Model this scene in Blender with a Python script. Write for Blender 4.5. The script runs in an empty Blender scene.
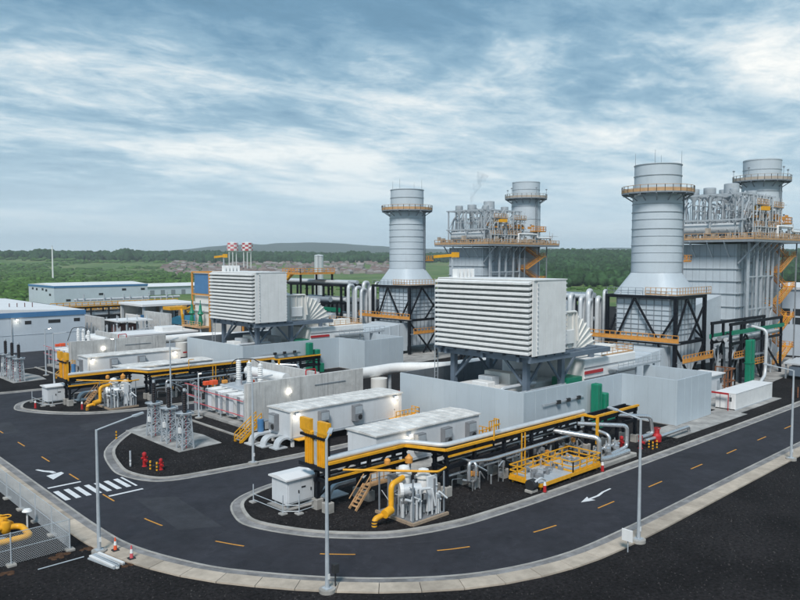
import bpy, math, random
from mathutils import Vector, Matrix, noise as mnoise
R = math.radians
rng = random.Random(11)
scene = bpy.context.scene
COL = scene.collection

# ------------------------------------------------------------------ camera
cam_d = bpy.data.cameras.new('camera')
cam = bpy.data.objects.new('camera', cam_d); COL.objects.link(cam)
cam_d.sensor_width = 36.0
cam_d.lens = 36.0 * 730.43 / 800.0
cam_d.clip_start = 0.5; cam_d.clip_end = 40000.0
cam.location = (0, 0, 25)
cam.rotation_euler = (R(90) - math.atan((300 - 257.99) / 730.43), 0, R(46.8145 - 90))
scene.camera = cam

# ------------------------------------------------------------------ sky, sun, exposure
SUN_EL, SUN_AZ = R(48), R(215)      # azimuth of the sun, counter-clockwise from +X
w = bpy.data.worlds.new('World'); scene.world = w; w.use_nodes = True
nt = w.node_tree; N = nt.nodes; Lk = nt.links; N.clear()
def nd(t, **k):
    n = N.new(t)
    for a, b in k.items(): setattr(n, a, b)
    return n
def wmath(op, a, b=None):
    n = nd('ShaderNodeMath', operation=op)
    for i, v in enumerate((a, b)):
        if v is None: continue
        if isinstance(v, (int, float)): n.inputs[i].default_value = v
        else: Lk.new(v, n.inputs[i])
    return n.outputs[0]
def wramp(src, stops):
    n = nd('ShaderNodeValToRGB'); Lk.new(src, n.inputs[0])
    e = n.color_ramp.elements
    while len(e) < len(stops): e.new(0.5)
    for el, (p, c) in zip(e, stops): el.position = p; el.color = (*c, 1) if len(c) == 3 else c
    return n.outputs[0]
def wmix(fac, a, b, bt='MIX'):
    n = nd('ShaderNodeMix', data_type='RGBA', blend_type=bt)
    if isinstance(fac, (int, float)): n.inputs[0].default_value = fac
    else: Lk.new(fac, n.inputs[0])
    for i, v in ((6, a), (7, b)):
        if isinstance(v, tuple): n.inputs[i].default_value = (*v, 1)
        else: Lk.new(v, n.inputs[i])
    return n.outputs[2]
def wnoise(vec, sc, det, rough, dist=0.0):
    n = nd('ShaderNodeTexNoise'); Lk.new(vec, n.inputs['Vector'])
    n.inputs['Scale'].default_value = sc; n.inputs['Detail'].default_value = det
    n.inputs['Roughness'].default_value = rough; n.inputs['Distortion'].default_value = dist
    return n.outputs[0]
SKX, SKY = 0.4, 6.2
sky = nd('ShaderNodeTexSky', sky_type='NISHITA'); sky.sun_disc = False
sky.sun_elevation = SUN_EL; sky.sun_rotation = R(90) - SUN_AZ
sky.air_density = 1.2; sky.dust_density = 2.0
tc = nd('ShaderNodeTexCoord')
sep = nd('ShaderNodeSeparateXYZ'); Lk.new(tc.outputs['Generated'], sep.inputs[0])
zz = wmath('MAXIMUM', sep.outputs[2], 0.0)
den = wmath('ADD', zz, 0.10)
cmb = nd('ShaderNodeCombineXYZ')
Lk.new(wmath('DIVIDE', sep.outputs[0], den), cmb.inputs[0]); Lk.new(wmath('DIVIDE', sep.outputs[1], den), cmb.inputs[1])
def wmap(rot, scl, loc=(0, 0, 0)):
    m = nd('ShaderNodeMapping'); Lk.new(cmb.outputs[0], m.inputs[0])
    m.inputs['Rotation'].default_value = (0, 0, rot); m.inputs['Scale'].default_value = scl; m.inputs['Location'].default_value = loc
    return m.outputs[0]
# streaks lie across the view: x' along view right, y' along view depth
v1 = wmap(R(44), (0.58, 0.9, 1), (3.1, 1.7, 0)); v2 = wmap(R(44), (0.85, 1.2, 1), (7.2, 4.4, 0)); v3 = wmap(R(45), (0.36, 0.66, 1), (SKX, SKY, 0))
big = wnoise(v3, 0.8, 4, 0.5, 0.2)
mid = wnoise(v1, 1.9, 9, 0.62, 0.35)
fine = wnoise(v2, 5.5, 10, 0.68, 0.5)
val = wmath('ADD', wmath('MULTIPLY', big, 0.50), wmath('ADD', wmath('MULTIPLY', mid, 0.36), wmath('MULTIPLY', fine, 0.17)))
val = wmath('SUBTRACT', val, wmath('MULTIPLY', zz, 0.13))
cl = wramp(val, [(0.32, (0.47, 1.02, 1.52)), (0.415, (0.74, 1.46, 2.10)), (0.472, (1.32, 2.12, 2.72)), (0.515, (2.40, 3.05, 3.45)), (0.595, (4.7, 4.7, 4.5))])
hz = wramp(zz, [(0.0, (1, 1, 1)), (0.06, (.78, .78, .78)), (0.13, (.30, .30, .30)), (0.22, (0, 0, 0))])
skyc = wmix(0.95, sky.outputs[0], cl)
skyc = wmix(hz, skyc, (2.9, 3.65, 4.15))
bg = nd('ShaderNodeBackground'); bg.inputs[1].default_value = 0.1; Lk.new(skyc, bg.inputs[0])
ow = nd('ShaderNodeOutputWorld'); Lk.new(bg.outputs[0], ow.inputs[0])

sun_d = bpy.data.lights.new('sun', 'SUN'); sun = bpy.data.objects.new('sun', sun_d); COL.objects.link(sun)
sun_d.energy = 1.5; sun_d.angle = R(14); sun_d.color = (1.0, 0.965, 0.92)
sd = Vector((math.cos(SUN_EL) * math.cos(SUN_AZ), math.cos(SUN_EL) * math.sin(SUN_AZ), math.sin(SUN_EL)))
sun.rotation_euler = sd.to_track_quat('Z', 'Y').to_euler(); sun.location = (-200, -150, 250)
scene.view_settings.view_transform = 'Standard'; scene.view_settings.look = 'None'
scene.view_settings.exposure = 1.17; scene.view_settings.gamma = 1.0
scene.cycles.max_bounces = 6; scene.cycles.volume_bounces = 0
scene.cycles.transparent_max_bounces = 8
scene.cycles.use_denoising = True

# ------------------------------------------------------------------ materials
MATS = {}
def mat(name, col, rough=0.6, metal=0.0, var=0.10, vs=0.6, bump=0.0, bs=8.0, streak=0.0, sc=(1, 1, 1), emit=None, es=0.0, dirt=None, coat=0.0, orand=0.0, spec=0.5, patch=0.0, pscale=.13):
    m = bpy.data.materials.new(name); m.use_nodes = True; t = m.node_tree; n = t.nodes; k = t.links
    b = n['Principled BSDF']; b.inputs['Roughness'].default_value = rough; b.inputs['Metallic'].default_value = metal
    if coat: b.inputs['Coat Weight'].default_value = coat
    tcn = n.new('ShaderNodeTexCoord'); geo = n.new('ShaderNodeNewGeometry')
    mp = n.new('ShaderNodeMapping'); mp.inputs['Scale'].default_value = sc; k.new(geo.outputs['Position'], mp.inputs[0])
    def noise(scale, det=4, rough=.6, vec=mp.outputs[0]):
        q = n.new('ShaderNodeTexNoise'); k.new(vec, q.inputs['Vector']); q.inputs['Scale'].default_value = scale
        q.inputs['Detail'].default_value = det; q.inputs['Roughness'].default_value = rough; return q.outputs[0]
    def mr(src, a, b_, c, d):
        q = n.new('ShaderNodeMapRange'); k.new(src, q.inputs[0])
        for i, v in enumerate((a, b_, c, d)): q.inputs[i + 1].default_value = v
        return q.outputs[0]
    def mixc(f, a, c, bt='MIX'):
        q = n.new('ShaderNodeMix'); q.data_type = 'RGBA'; q.blend_type = bt
        if isinstance(f, (int, float)): q.inputs[0].default_value = f
        else: k.new(f, q.inputs[0])
        for i, v in ((6, a), (7, c)):
            if isinstance(v, tuple): q.inputs[i].default_value = (*v[:3], 1)
            else: k.new(v, q.inputs[i])
        return q.outputs[2]
    lo = tuple(c * (1 - var) for c in col); hi = tuple(min(1, c * (1 + var)) for c in col)
    c = mixc(mr(noise(vs, 6, .62), .3, .7, 0, 1), lo, hi)
    if streak:
        m2 = n.new('ShaderNodeMapping'); m2.inputs['Scale'].default_value = (1.6, 1.6, 0.10); k.new(geo.outputs['Position'], m2.inputs[0])
        dc = dirt or tuple(x * .45 for x in col)
        c = mixc(mr(noise(1.3, 6, .7, m2.outputs[0]), .52, .78, 0, streak), c, dc)
    if orand:
        oi = n.new('ShaderNodeObjectInfo')
        c = mixc(1.0, c, mixc(mr(oi.outputs['Random'], 0, 1, 0, 1), tuple([1 - orand] * 3), (1.0, 1.0, 1.0)), 'MULTIPLY')
    if patch:
        pm = n.new('ShaderNodeCombineColor'); pv_ = mr(noise(pscale, 5, .6), .34, .66, 1 - patch, 1 + patch)
        for i in range(3): k.new(pv_, pm.inputs[i])
        c = mixc(1.0, c, pm.outputs[0], 'MULTIPLY')
    k.new(c, b.inputs['Base Color'])
    k.new(mr(noise(vs * 3.1, 4), .3, .7, max(.05, rough - .08), min(1, rough + .08)), b.inputs['Roughness'])
    if bump:
        bn = n.new('ShaderNodeBump'); bn.inputs['Strength'].default_value = bump; bn.inputs['Distance'].default_value = 0.05
        k.new(noise(bs, 5, .65), bn.inputs['Height']); k.new(bn.outputs[0], b.inputs['Normal'])
    if emit:
        b.inputs['Emission Color'].default_value = (*emit, 1); b.inputs['Emission Strength'].default_value = es
    b.inputs['Specular IOR Level'].default_value = spec
    m.diffuse_color = (*col, 1); MATS[name] = m
    return m
mat('gravel', (.0158, .0142, .0148), .97, spec=.12, patch=.35, var=.75, vs=3.4, bump=1.0, bs=4.0)
mat('asphalt', (.0270, .0268, .0335), .80, spec=.3, var=.26, vs=.14, bump=.15, bs=30, sc=(1, 1, 1))
mat('asphalt_patch', (.030, .031, .038), .9, var=.3, vs=.5)
mat('concrete', (.36, .345, .32), .9, var=.14, vs=.9, bump=.1, bs=12, orand=.12, patch=.2, pscale=.4)
mat('gutter', (.20, .195, .195), .9, var=.2, vs=1.2, patch=.3, pscale=.3)
mat('sidewalk', (.47, .40, .325), .9, var=.14, vs=1.2, orand=.28, patch=.16, pscale=.35)
mat('firewall', (.50, .50, .49), .9, var=.16, vs=.7, streak=.85, dirt=(.12, .12, .125), bump=.1, bs=5)
mat('slab', (.30, .295, .285), .9, var=.2, vs=.8, patch=.3, pscale=.35)
mat('stone', (.045, .042, .042), .95, spec=.15, var=.5, vs=1.5)
mat('yellow_paint', (.60, .27, .035), .7, var=.2, vs=3)
mat('white_paint', (.66, .67, .68), .75, var=.14, vs=2.5)
mat('panel', (.47, .535, .585), .5, var=.035, vs=.35, streak=.28, dirt=(.33, .37, .40), orand=.05)
mat('panel_dark', (.14, .16, .18), .55, var=.12, vs=.8, streak=.3)
mat('white_metal', (.74, .745, .74), .48, var=.07, vs=.6, streak=.34, dirt=(.46, .44, .41))
mat('cream', (.70, .69, .655), .5, var=.05, vs=.6, streak=.18, dirt=(.42, .39, .35))
mat('trailer', (.62, .645, .67), .5, var=.06, vs=.6, streak=.3, dirt=(.42, .42, .41))
mat('trailer_roof', (.63, .62, .60), .6, var=.14, vs=.8, patch=.14, pscale=.4)
mat('casing', (.47, .525, .57), .5, metal=.0, var=.07, vs=.4, streak=.22, dirt=(.26, .29, .31))
mat('stack', (.49, .55, .60), .5, metal=.0, var=.05, vs=.3, streak=.18, dirt=(.30, .34, .37))
mat('seam', (.34, .385, .42), .5, var=.08)
mat('beige', (.42, .36, .30), .6, var=.15)
mat('rib', (.34, .38, .41), .5, metal=.0, var=.1)
mat('galv', (.42, .46, .495), .45, metal=.1, var=.12, vs=1.5)
mat('galv_dark', (.23, .26, .29), .5, metal=.05, var=.12, vs=1.5)
mat('blue_steel', (.135, .175, .225), .5, metal=.1, var=.10, vs=.8)
mat('black_steel', (.006, .0075, .012), .5, spec=.25, var=.2, vs=1.0)
mat('silver', (.60, .62, .64), .32, metal=.75, var=.08, vs=1.2)
mat('alu', (.58, .605, .625), .45, metal=.2, var=.08, vs=1.2)
mat('yellow', (.74, .355, .012), .5, var=.16, vs=1.6, streak=.35, dirt=(.34, .17, .03))
mat('orange', (.62, .27, .05), .55, var=.16, vs=1.2)
mat('pale_orange', (.50, .30, .15), .6, var=.16, vs=1.2)
mat('red', (.42, .018, .022), .45, var=.15, vs=2)
mat('pink', (.58, .10, .12), .5, var=.15, vs=2)
mat('cone_orange', (.75, .10, .03), .5, var=.1)
mat('green', (.005, .20, .115), .45, var=.12, vs=1)
mat('blue', (.06, .18, .36), .5, var=.10, vs=.8)
mat('blue_roof', (.03, .17, .27), .5, var=.10, vs=.8)
mat('roof_white', (.72, .725, .73), .6, var=.06, vs=.2)
mat('bldg', (.50, .56, .62), .6, var=.05, vs=.3, streak=.12)
mat('glass', (.03, .035, .04), .15, var=.1)
mat('ac_grey', (.19, .20, .215), .55, var=.12, vs=2)
mat('insulator', (.018, .013, .014), .3, var=.2, vs=3)
mat('dark', (.02, .022, .025), .7, var=.2, vs=1)
mat('tan', (.33, .25, .18), .8, var=.2, vs=2)
mat('soil', (.075, .042, .026), .95, var=.4, vs=3, spec=.1)
mat('rust', (.22, .09, .04), .9, var=.3, vs=3)
mat('brown', (.13, .05, .045), .8, var=.25, vs=2)
mat('lamp_on', (.9, .9, .85), .4, emit=(1, .93, .80), es=7)
mat('leaf_far', (.028, .062, .024), .95, spec=.1, var=.75, vs=.22, patch=.4, pscale=.018)
mat('leaf_mid', (.058, .115, .028), .95, spec=.1, var=.6, vs=.35, patch=.4, pscale=.02)
mat('bark', (.08, .06, .045), .9)
mat('house_wall', (.25, .22, .205), .9, var=.3, vs=.02)
mat('house_roof', (.17, .11, .095), .9, var=.4, vs=.02)
mat('house_roof_light', (.27, .245, .235), .8, var=.3, vs=.02)
mat('hill', (.055, .075, .055), .95, var=.25, vs=.002)
M = MATS
def terrain_mat():
    m = bpy.data.materials.new('field'); m.use_nodes = True; t = m.node_tree; n = t.nodes; k = t.links
    b = n['Principled BSDF']; b.inputs['Roughness'].default_value = .95
    geo = n.new('ShaderNodeNewGeometry')
    def noise(s, d=6, r=.6):
        q = n.new('ShaderNodeTexNoise'); k.new(geo.outputs['Position'], q.inputs['Vector']); q.inputs['Scale'].default_value = s
        q.inputs['Detail'].default_value = d; q.inputs['Roughness'].default_value = r; return q.outputs[0]
    def ramp(src, st):
        q = n.new('ShaderNodeValToRGB'); k.new(src, q.inputs[0]); e = q.color_ramp.elements
        while len(e) < len(st): e.new(.5)
        for el, (p, c) in zip(e, st): el.position = p; el.color = (*c, 1)
        return q.outputs[0]
    a = ramp(noise(.012), [(.32, (.055, .11, .022)), (.48, (.10, .18, .034)), (.58, (.15, .20, .05)), (.70, (.19, .16, .09))])
    c = ramp(noise(.15, 8, .7), [(.3, (.55, .55, .55)), (.7, (1.15, 1.15, 1.15))])
    mx = n.new('ShaderNodeMix'); mx.data_type = 'RGBA'; mx.blend_type = 'MULTIPLY'; mx.inputs[0].default_value = 1
    k.new(a, mx.inputs[6]); k.new(c, mx.inputs[7]); k.new(mx.outputs[2], b.inputs['Base Color'])
    MATS['field'] = m
terrain_mat()
def weather_asphalt():
    m = MATS['asphalt']; t = m.node_tree; n = t.nodes; k = t.links; b = n['Principled BSDF']
    src = b.inputs['Base Color'].links[0].from_socket; geo = n.new('ShaderNodeNewGeometry')
    def mul(a, fac_src, lo, hi, p0, p1):
        r = n.new('ShaderNodeMapRange'); k.new(fac_src, r.inputs[0])
        for i, v in enumerate((p0, p1, lo, hi)): r.inputs[i + 1].default_value = v
        q = n.new('ShaderNodeMix'); q.data_type = 'RGBA'; q.blend_type = 'MULTIPLY'; q.inputs[0].default_value = 1
        k.new(a, q.inputs[6]); k.new(r.outputs[0], q.inputs[7]); return q.outputs[2]
    def noise(s, d=5, r=.65, dist=0):
        q = n.new('ShaderNodeTexNoise'); k.new(geo.outputs['Position'], q.inputs['Vector']); q.inputs['Scale'].default_value = s
        q.inputs['Detail'].default_value = d; q.inputs['Roughness'].default_value = r; q.inputs['Distortion'].default_value = dist; return q.outputs[0]
    c = mul(src, noise(.9, 6, .7, .6), .86, 1.25, .35, .68)
    c = mul(c, noise(.33, 7, .75, 1.5), 1.0, .62, .58, .70)
    v = n.new('ShaderNodeTexVoronoi'); v.feature = 'DISTANCE_TO_EDGE'; v.inputs['Scale'].default_value = .11
    dn = n.new('ShaderNodeMix'); dn.data_type = 'VECTOR'; dn.inputs[0].default_value = .12
    nz = n.new('ShaderNodeTexNoise'); nz.inputs['Scale'].default_value = .35; k.new(geo.outputs['Position'], nz.inputs['Vector'])
    sc_ = n.new('ShaderNodeVectorMath'); sc_.operation = 'SCALE'; sc_.inputs['Scale'].default_value = 14; k.new(nz.outputs['Color'], sc_.inputs[0])
    ad = n.new('ShaderNodeVectorMath'); k.new(geo.outputs['Position'], ad.inputs[0]); k.new(sc_.outputs[0], ad.inputs[1]); k.new(ad.outputs[0], v.inputs['Vector'])
    c = mul(c, v.outputs['Distance'], 1.35, 1.0, .0, .010)
    k.new(c, b.inputs['Base Color'])
weather_asphalt()

# ------------------------------------------------------------------ geometry helpers
def V(*a): return Vector(a)
class MB:
    def __init__(s): s.v = []; s.f = []; s.m = []; s.cm = 0
    def add(s, vs, fs):
        o = len(s.v); s.v += [tuple(q) for q in vs]; s.f += [tuple(i + o for i in f) for f in fs]; s.m += [s.cm] * len(fs); return s
    def box(s, x0, x1, y0, y1, z0, z1):
        return s.add([(x0, y0, z0), (x1, y0, z0), (x1, y1, z0), (x0, y1, z0), (x0, y0, z1), (x1, y0, z1), (x1, y1, z1), (x0, y1, z1)],
                     [(3, 2, 1, 0), (4, 5, 6, 7), (0, 1, 5, 4), (1, 2, 6, 5), (2, 3, 7, 6), (3, 0, 4, 7)])
    def bev(s, x0, x1, y0, y1, z0, z1, b=.04):   # box with chamfered vertical and top edges
        p = [(x0 + b, y0), (x1 - b, y0), (x1, y0 + b), (x1, y1 - b), (x1 - b, y1), (x0 + b, y1), (x0, y1 - b), (x0, y0 + b)]
        q = [(x0 + b, y0 + b), (x1 - b, y0 + b), (x1 - b, y0 + b), (x1 - b, y1 - b), (x1 - b, y1 - b), (x0 + b, y1 - b), (x0 + b, y1 - b), (x0 + b, y0 + b)]
        vs = [(x, y, z0) for x, y in p] + [(x, y, z1 - b) for x, y in p] + [(x, y, z1) for x, y in q]
        fs = [tuple(range(7, -1, -1))] + [(i, (i + 1) % 8, 8 + (i + 1) % 8, 8 + i) for i in range(8)] + [(8 + i, 8 + (i + 1) % 8, 16 + (i + 1) % 8, 16 + i) for i in range(8)] + [(16, 17, 19, 21)]
        return s.add(vs, fs)
    def beam(s, p, q, a, b=None):
        p, q = Vector(p), Vector(q); b = b or a; d = q - p
        if d.length < 1e-6: return s
        d.normalize(); up = V(0, 0, 1) if abs(d.z) < .97 else V(1, 0, 0)
        x = d.cross(up).normalized() * (a / 2); y = x.cross(d).normalized() * (b / 2)
        vs = [o + i * x + j * y for o in (p, q) for i, j in ((-1, -1), (1, -1), (1, 1), (-1, 1))]
        return s.add(vs, [(3, 2, 1, 0), (4, 5, 6, 7)] + [(i, (i + 1) % 4, 4 + (i + 1) % 4, 4 + i) for i in range(4)])
    def cyl(s, p, q, r, r2=None, n=12, caps=True):
        return s.tube([p, q], r, n, r2, caps)
    def tube(s, pts, r, n=8, r2=None, caps=True):
        pts = [Vector(p) for p in pts]; L = len(pts); base = len(s.v); vs = []; ref = None
        for i, p in enumerate(pts):
            a = (pts[i] - pts[i - 1]).normalized() if i else None
            b = (pts[i + 1] - pts[i]).normalized() if i < L - 1 else None
            d = ((a if a else b) + (b if b else a)).normalized()
            if ref is None: ref = V(0, 0, 1) if abs(d.z) < .95 else V(1, 0, 0)
            x = d.cross(ref); x = x.normalized() if x.length > 1e-4 else d.orthogonal().normalized()
            y = x.cross(d).normalized(); ref = y
            k = 1.0
            if a and b: k = 1 / max(.6, math.cos(a.angle(b) / 2))
            rr = r if r2 is None else r + (r2 - r) * i / (L - 1)
            for j in range(n):
                t = 2 * math.pi * j / n; vs.append(p + x * math.cos(t) * rr * k - y * math.sin(t) * rr)
        fs = [(i * n + j, i * n + (j + 1) % n, (i + 1) * n + (j + 1) % n, (i + 1) * n + j) for i in range(L - 1) for j in range(n)]
        if caps: fs += [tuple(range(n - 1, -1, -1)), tuple((L - 1) * n + j for j in range(n))]
        return s.add(vs, fs)
    def lathe(s, cx, cy, prof, n=24, caps=False):
        vs = [(cx + r * math.cos(2 * math.pi * j / n), cy + r * math.sin(2 * math.pi * j / n), z) for r, z in prof for j in range(n)]
        fs = [(i * n + j, i * n + (j + 1) % n, (i + 1) * n + (j + 1) % n, (i + 1) * n + j) for i in range(len(prof) - 1) for j in range(n)]
        if caps: fs += [tuple(range(n - 1, -1, -1)), tuple((len(prof) - 1) * n + j for j in range(n))]
        return s.add(vs, fs)
    def prism(s, poly, z0, z1):
        n = len(poly); vs = [(x, y, z0) for x, y in poly] + [(x, y, z1) for x, y in poly]
        return s.add(vs, [tuple(range(n - 1, -1, -1)), tuple(range(n, 2 * n))] + [(i, (i + 1) % n, n + (i + 1) % n, n + i) for i in range(n)])
    def xz(s, poly, y0, y1):    # profile in x,z swept along y
        n = len(poly); vs = [(x, y0, z) for x, z in poly] + [(x, y1, z) for x, z in poly]
        return s.add(vs, [tuple(range(n)), tuple(range(2 * n - 1, n - 1, -1))] + [(i, n + i, n + (i + 1) % n, (i + 1) % n) for i in range(n)])
    def yz(s, poly, x0, x1):
        n = len(poly); vs = [(x0, y, z) for y, z in poly] + [(x1, y, z) for y, z in poly]
        return s.add(vs, [tuple(range(n - 1, -1, -1)), tuple(range(n, 2 * n))] + [(i, (i + 1) % n, n + (i + 1) % n, n + i) for i in range(n)])
    def sheet(s, poly, z):
        return s.add([(x, y, z) for x, y in poly], [tuple(range(len(poly)))])
    def strip(s, a, b):         # two 3d polylines of the same length
        n = len(a); return s.add(list(a) + list(b), [(i, i + 1, n + i + 1, n + i) for i in range(n - 1)])
    def rail(s, pts, h=1.15, sp=1.6, t=.055, toe=True, rails=(1.0, .52)):
        for a, b in zip(pts[:-1], pts[1:]):
            a, b = Vector(a), Vector(b); d = b - a; n = max(1, round(d.length / sp))
            for i in range(n + 1):
                p = a + d * (i / n); s.beam(p, p + V(0, 0, h), t)
            for q in rails: s.beam(a + V(0, 0, h * q), b + V(0, 0, h * q), t)
            if toe: s.beam(a + V(0, 0, .12), b + V(0, 0, .12), t * .6, .2)
        return s
    def ladder(s, p, q, wdir, wd=.6, t=.06, cage=True):
        p, q, wdir = Vector(p), Vector(q), Vector(wdir).normalized() * wd / 2
        s.beam(p - wdir, q - wdir, t); s.beam(p + wdir, q + wdir, t)
        n = int((q - p).length / .6)
        for i in range(1, n): c = p + (q - p) * i / n; s.beam(c - wdir, c + wdir, t * .6)
        return s
def rnd(pts, r=.6, seg=4):
    """polyline with rounded corners"""
    pts = [Vector(p) for p in pts]; out = [pts[0]]
    for i in range(1, len(pts) - 1):
        p = pts[i]; a = pts[i - 1] - p; b = pts[i + 1] - p
        k = min(r, a.length * .45, b.length * .45); A = p + a.normalized() * k; B = p + b.normalized() * k
        for j in range(seg + 1):
            t = j / seg; out.append(A * (1 - t) ** 2 + p * 2 * t * (1 - t) + B * t * t)
    out.append(pts[-1]); return out
def mesh(mb, mats, smooth=False, org=(0, 0, 0), name='mesh'):
    me = bpy.data.meshes.new(name); ox, oy, oz = org
    me.from_pydata([(x - ox, y - oy, z - oz) for x, y, z in mb.v], [], mb.f)
    for q in (mats if isinstance(mats, (list, tuple)) else [mats]): me.materials.append(M[q])
    if isinstance(mats, (list, tuple)): me.polygons.foreach_set('material_index', mb.m)
    if smooth:
        me.polygons.foreach_set('use_smooth', [True] * len(me.polygons))
        try: me.set_sharp_from_angle(angle=R(38))
        except Exception: pass
    me.update(); return me
def link(name, data, parent=None, loc=(0, 0, 0), rz=0):
    o = bpy.data.objects.new(name, data); COL.objects.link(o); o.location = loc
    if rz: o.rotation_euler.z = rz
    if parent is not None: o.parent = parent
    return o
UNIT = []
class T:
    """a thing: an Empty at its base, parts given in world coordinates"""
    def __init__(s, name, label, cat, loc, group=None, unit=False, parts=True):
        s.org = Vector(loc); s.name = name; s.o = link(name, None, None, loc)
        s.o.empty_display_size = .5
        s.o['label'] = label.replace('@', 'nearer'); s.o['category'] = cat
        if group: s.o['group'] = group
        if unit: UNIT.append((s.o, label))
    def part(s, name, mb, mt, parent=None, smooth=False, label=None, kind=None):
        o = link(name, mesh(mb, mt, smooth, s.org, name), parent or s.o)
        if label: o['label'] = label
        if kind: o['kind'] = kind
        return o
    def piece(s, name, me, loc, parent=None, rz=0):
        return link(name, me, parent or s.o, Vector(loc) - s.org, rz)
def single(name, mb, mt, label, cat, loc, group=None, smooth=False, unit=False):
    o = link(name, mesh(mb, mt, smooth, loc, name), None, loc); o['label'] = label.replace('@', 'nearer'); o['category'] = cat
    if group: o['group'] = group
    if unit: UNIT.append((o, label))
    return o
def struct(name, mb, mt, smooth=False):
    o = link(name, mesh(mb, mt, smooth, (0, 0, 0), name)); o['kind'] = 'structure'; return o
def copy_tree(o, parent=None):
    c = o.copy(); COL.objects.link(c)
    if parent is not None: c.parent = parent
    for ch in list(o.children): copy_tree(ch, c)
    return c
import numpy as np
# ------------------------------------------------------------------ terrain, site, roads
YAW = R(46.8145)
def ang(u): return YAW - math.atan((u - 400) / 730.43)
def sst(a, b, x):
    t = max(0., min(1., (x - a) / (b - a))); return t * t * (3 - 2 * t)
RIGHT0, RIGHT1 = ang(470), ang(560)
def terr(x, y):
    r = math.hypot(x, y); th = math.atan2(y, x)
    k = max(0, min(1, (RIGHT0 - th) / (RIGHT0 - RIGHT1))) if th < RIGHT0 else 0.
    if r < 440: return -.35
    n = mnoise.noise(V(x * .004, y * .004, 3)) * 2.2 + mnoise.noise(V(x * .0011, y * .0011, 7)) * 5
    rise = 27 * ((1 - k) * sst(1350, 2150, r) + k * sst(750, 1950, r))
    return -.35 + sst(440, 900, r) * (n * .5 + .5) + rise * (1 + .25 * mnoise.noise(V(x * .0016, y * .0016, 1)))
g = MB(); rings = [0.01, 200, 330, 440, 500, 560, 640, 730, 840, 960, 1100, 1250, 1400, 1600, 1800, 2000, 2200, 2500, 3000, 3800, 4800, 5800, 7000]; NS = 160
g.add([(r * math.cos(2 * math.pi * j / NS), r * math.sin(2 * math.pi * j / NS), terr(r * math.cos(2 * math.pi * j / NS), r * math.sin(2 * math.pi * j / NS))) for r in rings for j in range(NS)],
      [(i * NS + j, i * NS + (j + 1) % NS, (i + 1) * NS + (j + 1) % NS, (i + 1) * NS + j) for i in range(len(rings) - 1) for j in range(NS)])
for f in range(len(g.f)): g.f[f] = g.f[f][::-1]
struct('ground', g, 'field', True)
site = [(-70, -60), (340, -60), (345, 120), (330, 300), (235, 372), (150, 392), (20, 402), (-90, 300)]
struct('gravel_yard', MB().sheet(site, 0.0), 'gravel')

def smooth_path(pts, n=4):
    """Catmull-Rom through 2d points"""
    P = [Vector((*p, 0)) for p in pts]; P = [P[0] * 2 - P[1]] + P + [P[-1] * 2 - P[-2]]; out = []
    for i in range(1, len(P) - 2):
        for j in range(n):
            t = j / n; a, b, c, d = P[i - 1], P[i], P[i + 1], P[i + 2]
            q = .5 * ((2 * b) + (c - a) * t + (2 * a - 5 * b + 4 * c - d) * t * t + (3 * b - a - 3 * c + d) * t ** 3); out.append((q.x, q.y))
    out.append((P[-2].x, P[-2].y)); return out
def offset(path, d):
    out = []
    for i, p in enumerate(path):
        a = Vector(path[max(0, i - 1)]); b = Vector(path[min(len(path) - 1, i + 1)]); t = (b - a).normalized(); out.append((p[0] - t.y * d, p[1] + t.x * d))
    return out
OUT = smooth_path([(25.3, 330), (25.3, 200), (25.3, 140), (25.3, 100), (25.2, 83), (25.2, 67.6), (25.8, 60.6), (28.0, 53.8), (30.3, 49.7), (34, 44.8), (38.2, 40.6), (43.5, 37.0), (50.7, 34.7), (60, 34.1), (80, 34.2), (110, 34.3), (160, 34.3), (230, 34.3), (320, 34.3)], 5)
asph = MB().sheet(OUT + [(320, 44.6), (76, 44.6), (76, 330)], .02)
road = struct('road', asph, 'asphalt')
def band(path, d0, d1, z0, z1, zb=0.0):
    a = offset(path, d0); b = offset(path, d1); m = MB()
    A = [(x, y, z0) for x, y in a]; B = [(x, y, z1) for x, y in b]; m.strip(A, B)
    m.strip([(x, y, zb) for x, y in a], A); m.strip(B, [(x, y, zb) for x, y in b]); return m
OUTr = OUT[::-1]       # so that +offset is away from the road
kb = struct('outer_kerb', band(OUTr, .0, .22, .10, .12), 'concrete')
gt = struct('outer_gutter', band(OUTr, .22, .95, .075, .09), 'gutter')
sw = link('sidewalk', None); sw['kind'] = 'structure'
# walk slabs, cut every 3 m
def resample(path, step):
    out = [path[0]]; acc = 0.
    for a, b in zip(path[:-1], path[1:]):
        a, b = Vector(a), Vector(b); L = (b - a).length; t = step - acc
        while t <= L: out.append(tuple(a + (b - a) * (t / L))); t += step
        acc = (acc + L) % step
    return out
rs = resample(OUTr, 3.0); A_ = offset(rs, .97); B_ = offset(rs, 2.55)
for i in range(len(rs) - 1):
    if rs[i][0] > 190 or rs[i][1] > 190: continue
    a0, a1, b0, b1 = [Vector(q) for q in (A_[i], A_[i + 1], B_[i], B_[i + 1])]
    s_ = .008; p = [a0.lerp(a1, s_), a0.lerp(a1, 1 - s_), b0.lerp(b1, 1 - s_), b0.lerp(b1, s_)]
    o = link('slab', mesh(MB().prism([(q.x, q.y) for q in p][::-1], .0, .13 + .01 * rng.random()), 'sidewalk'), sw)
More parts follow.
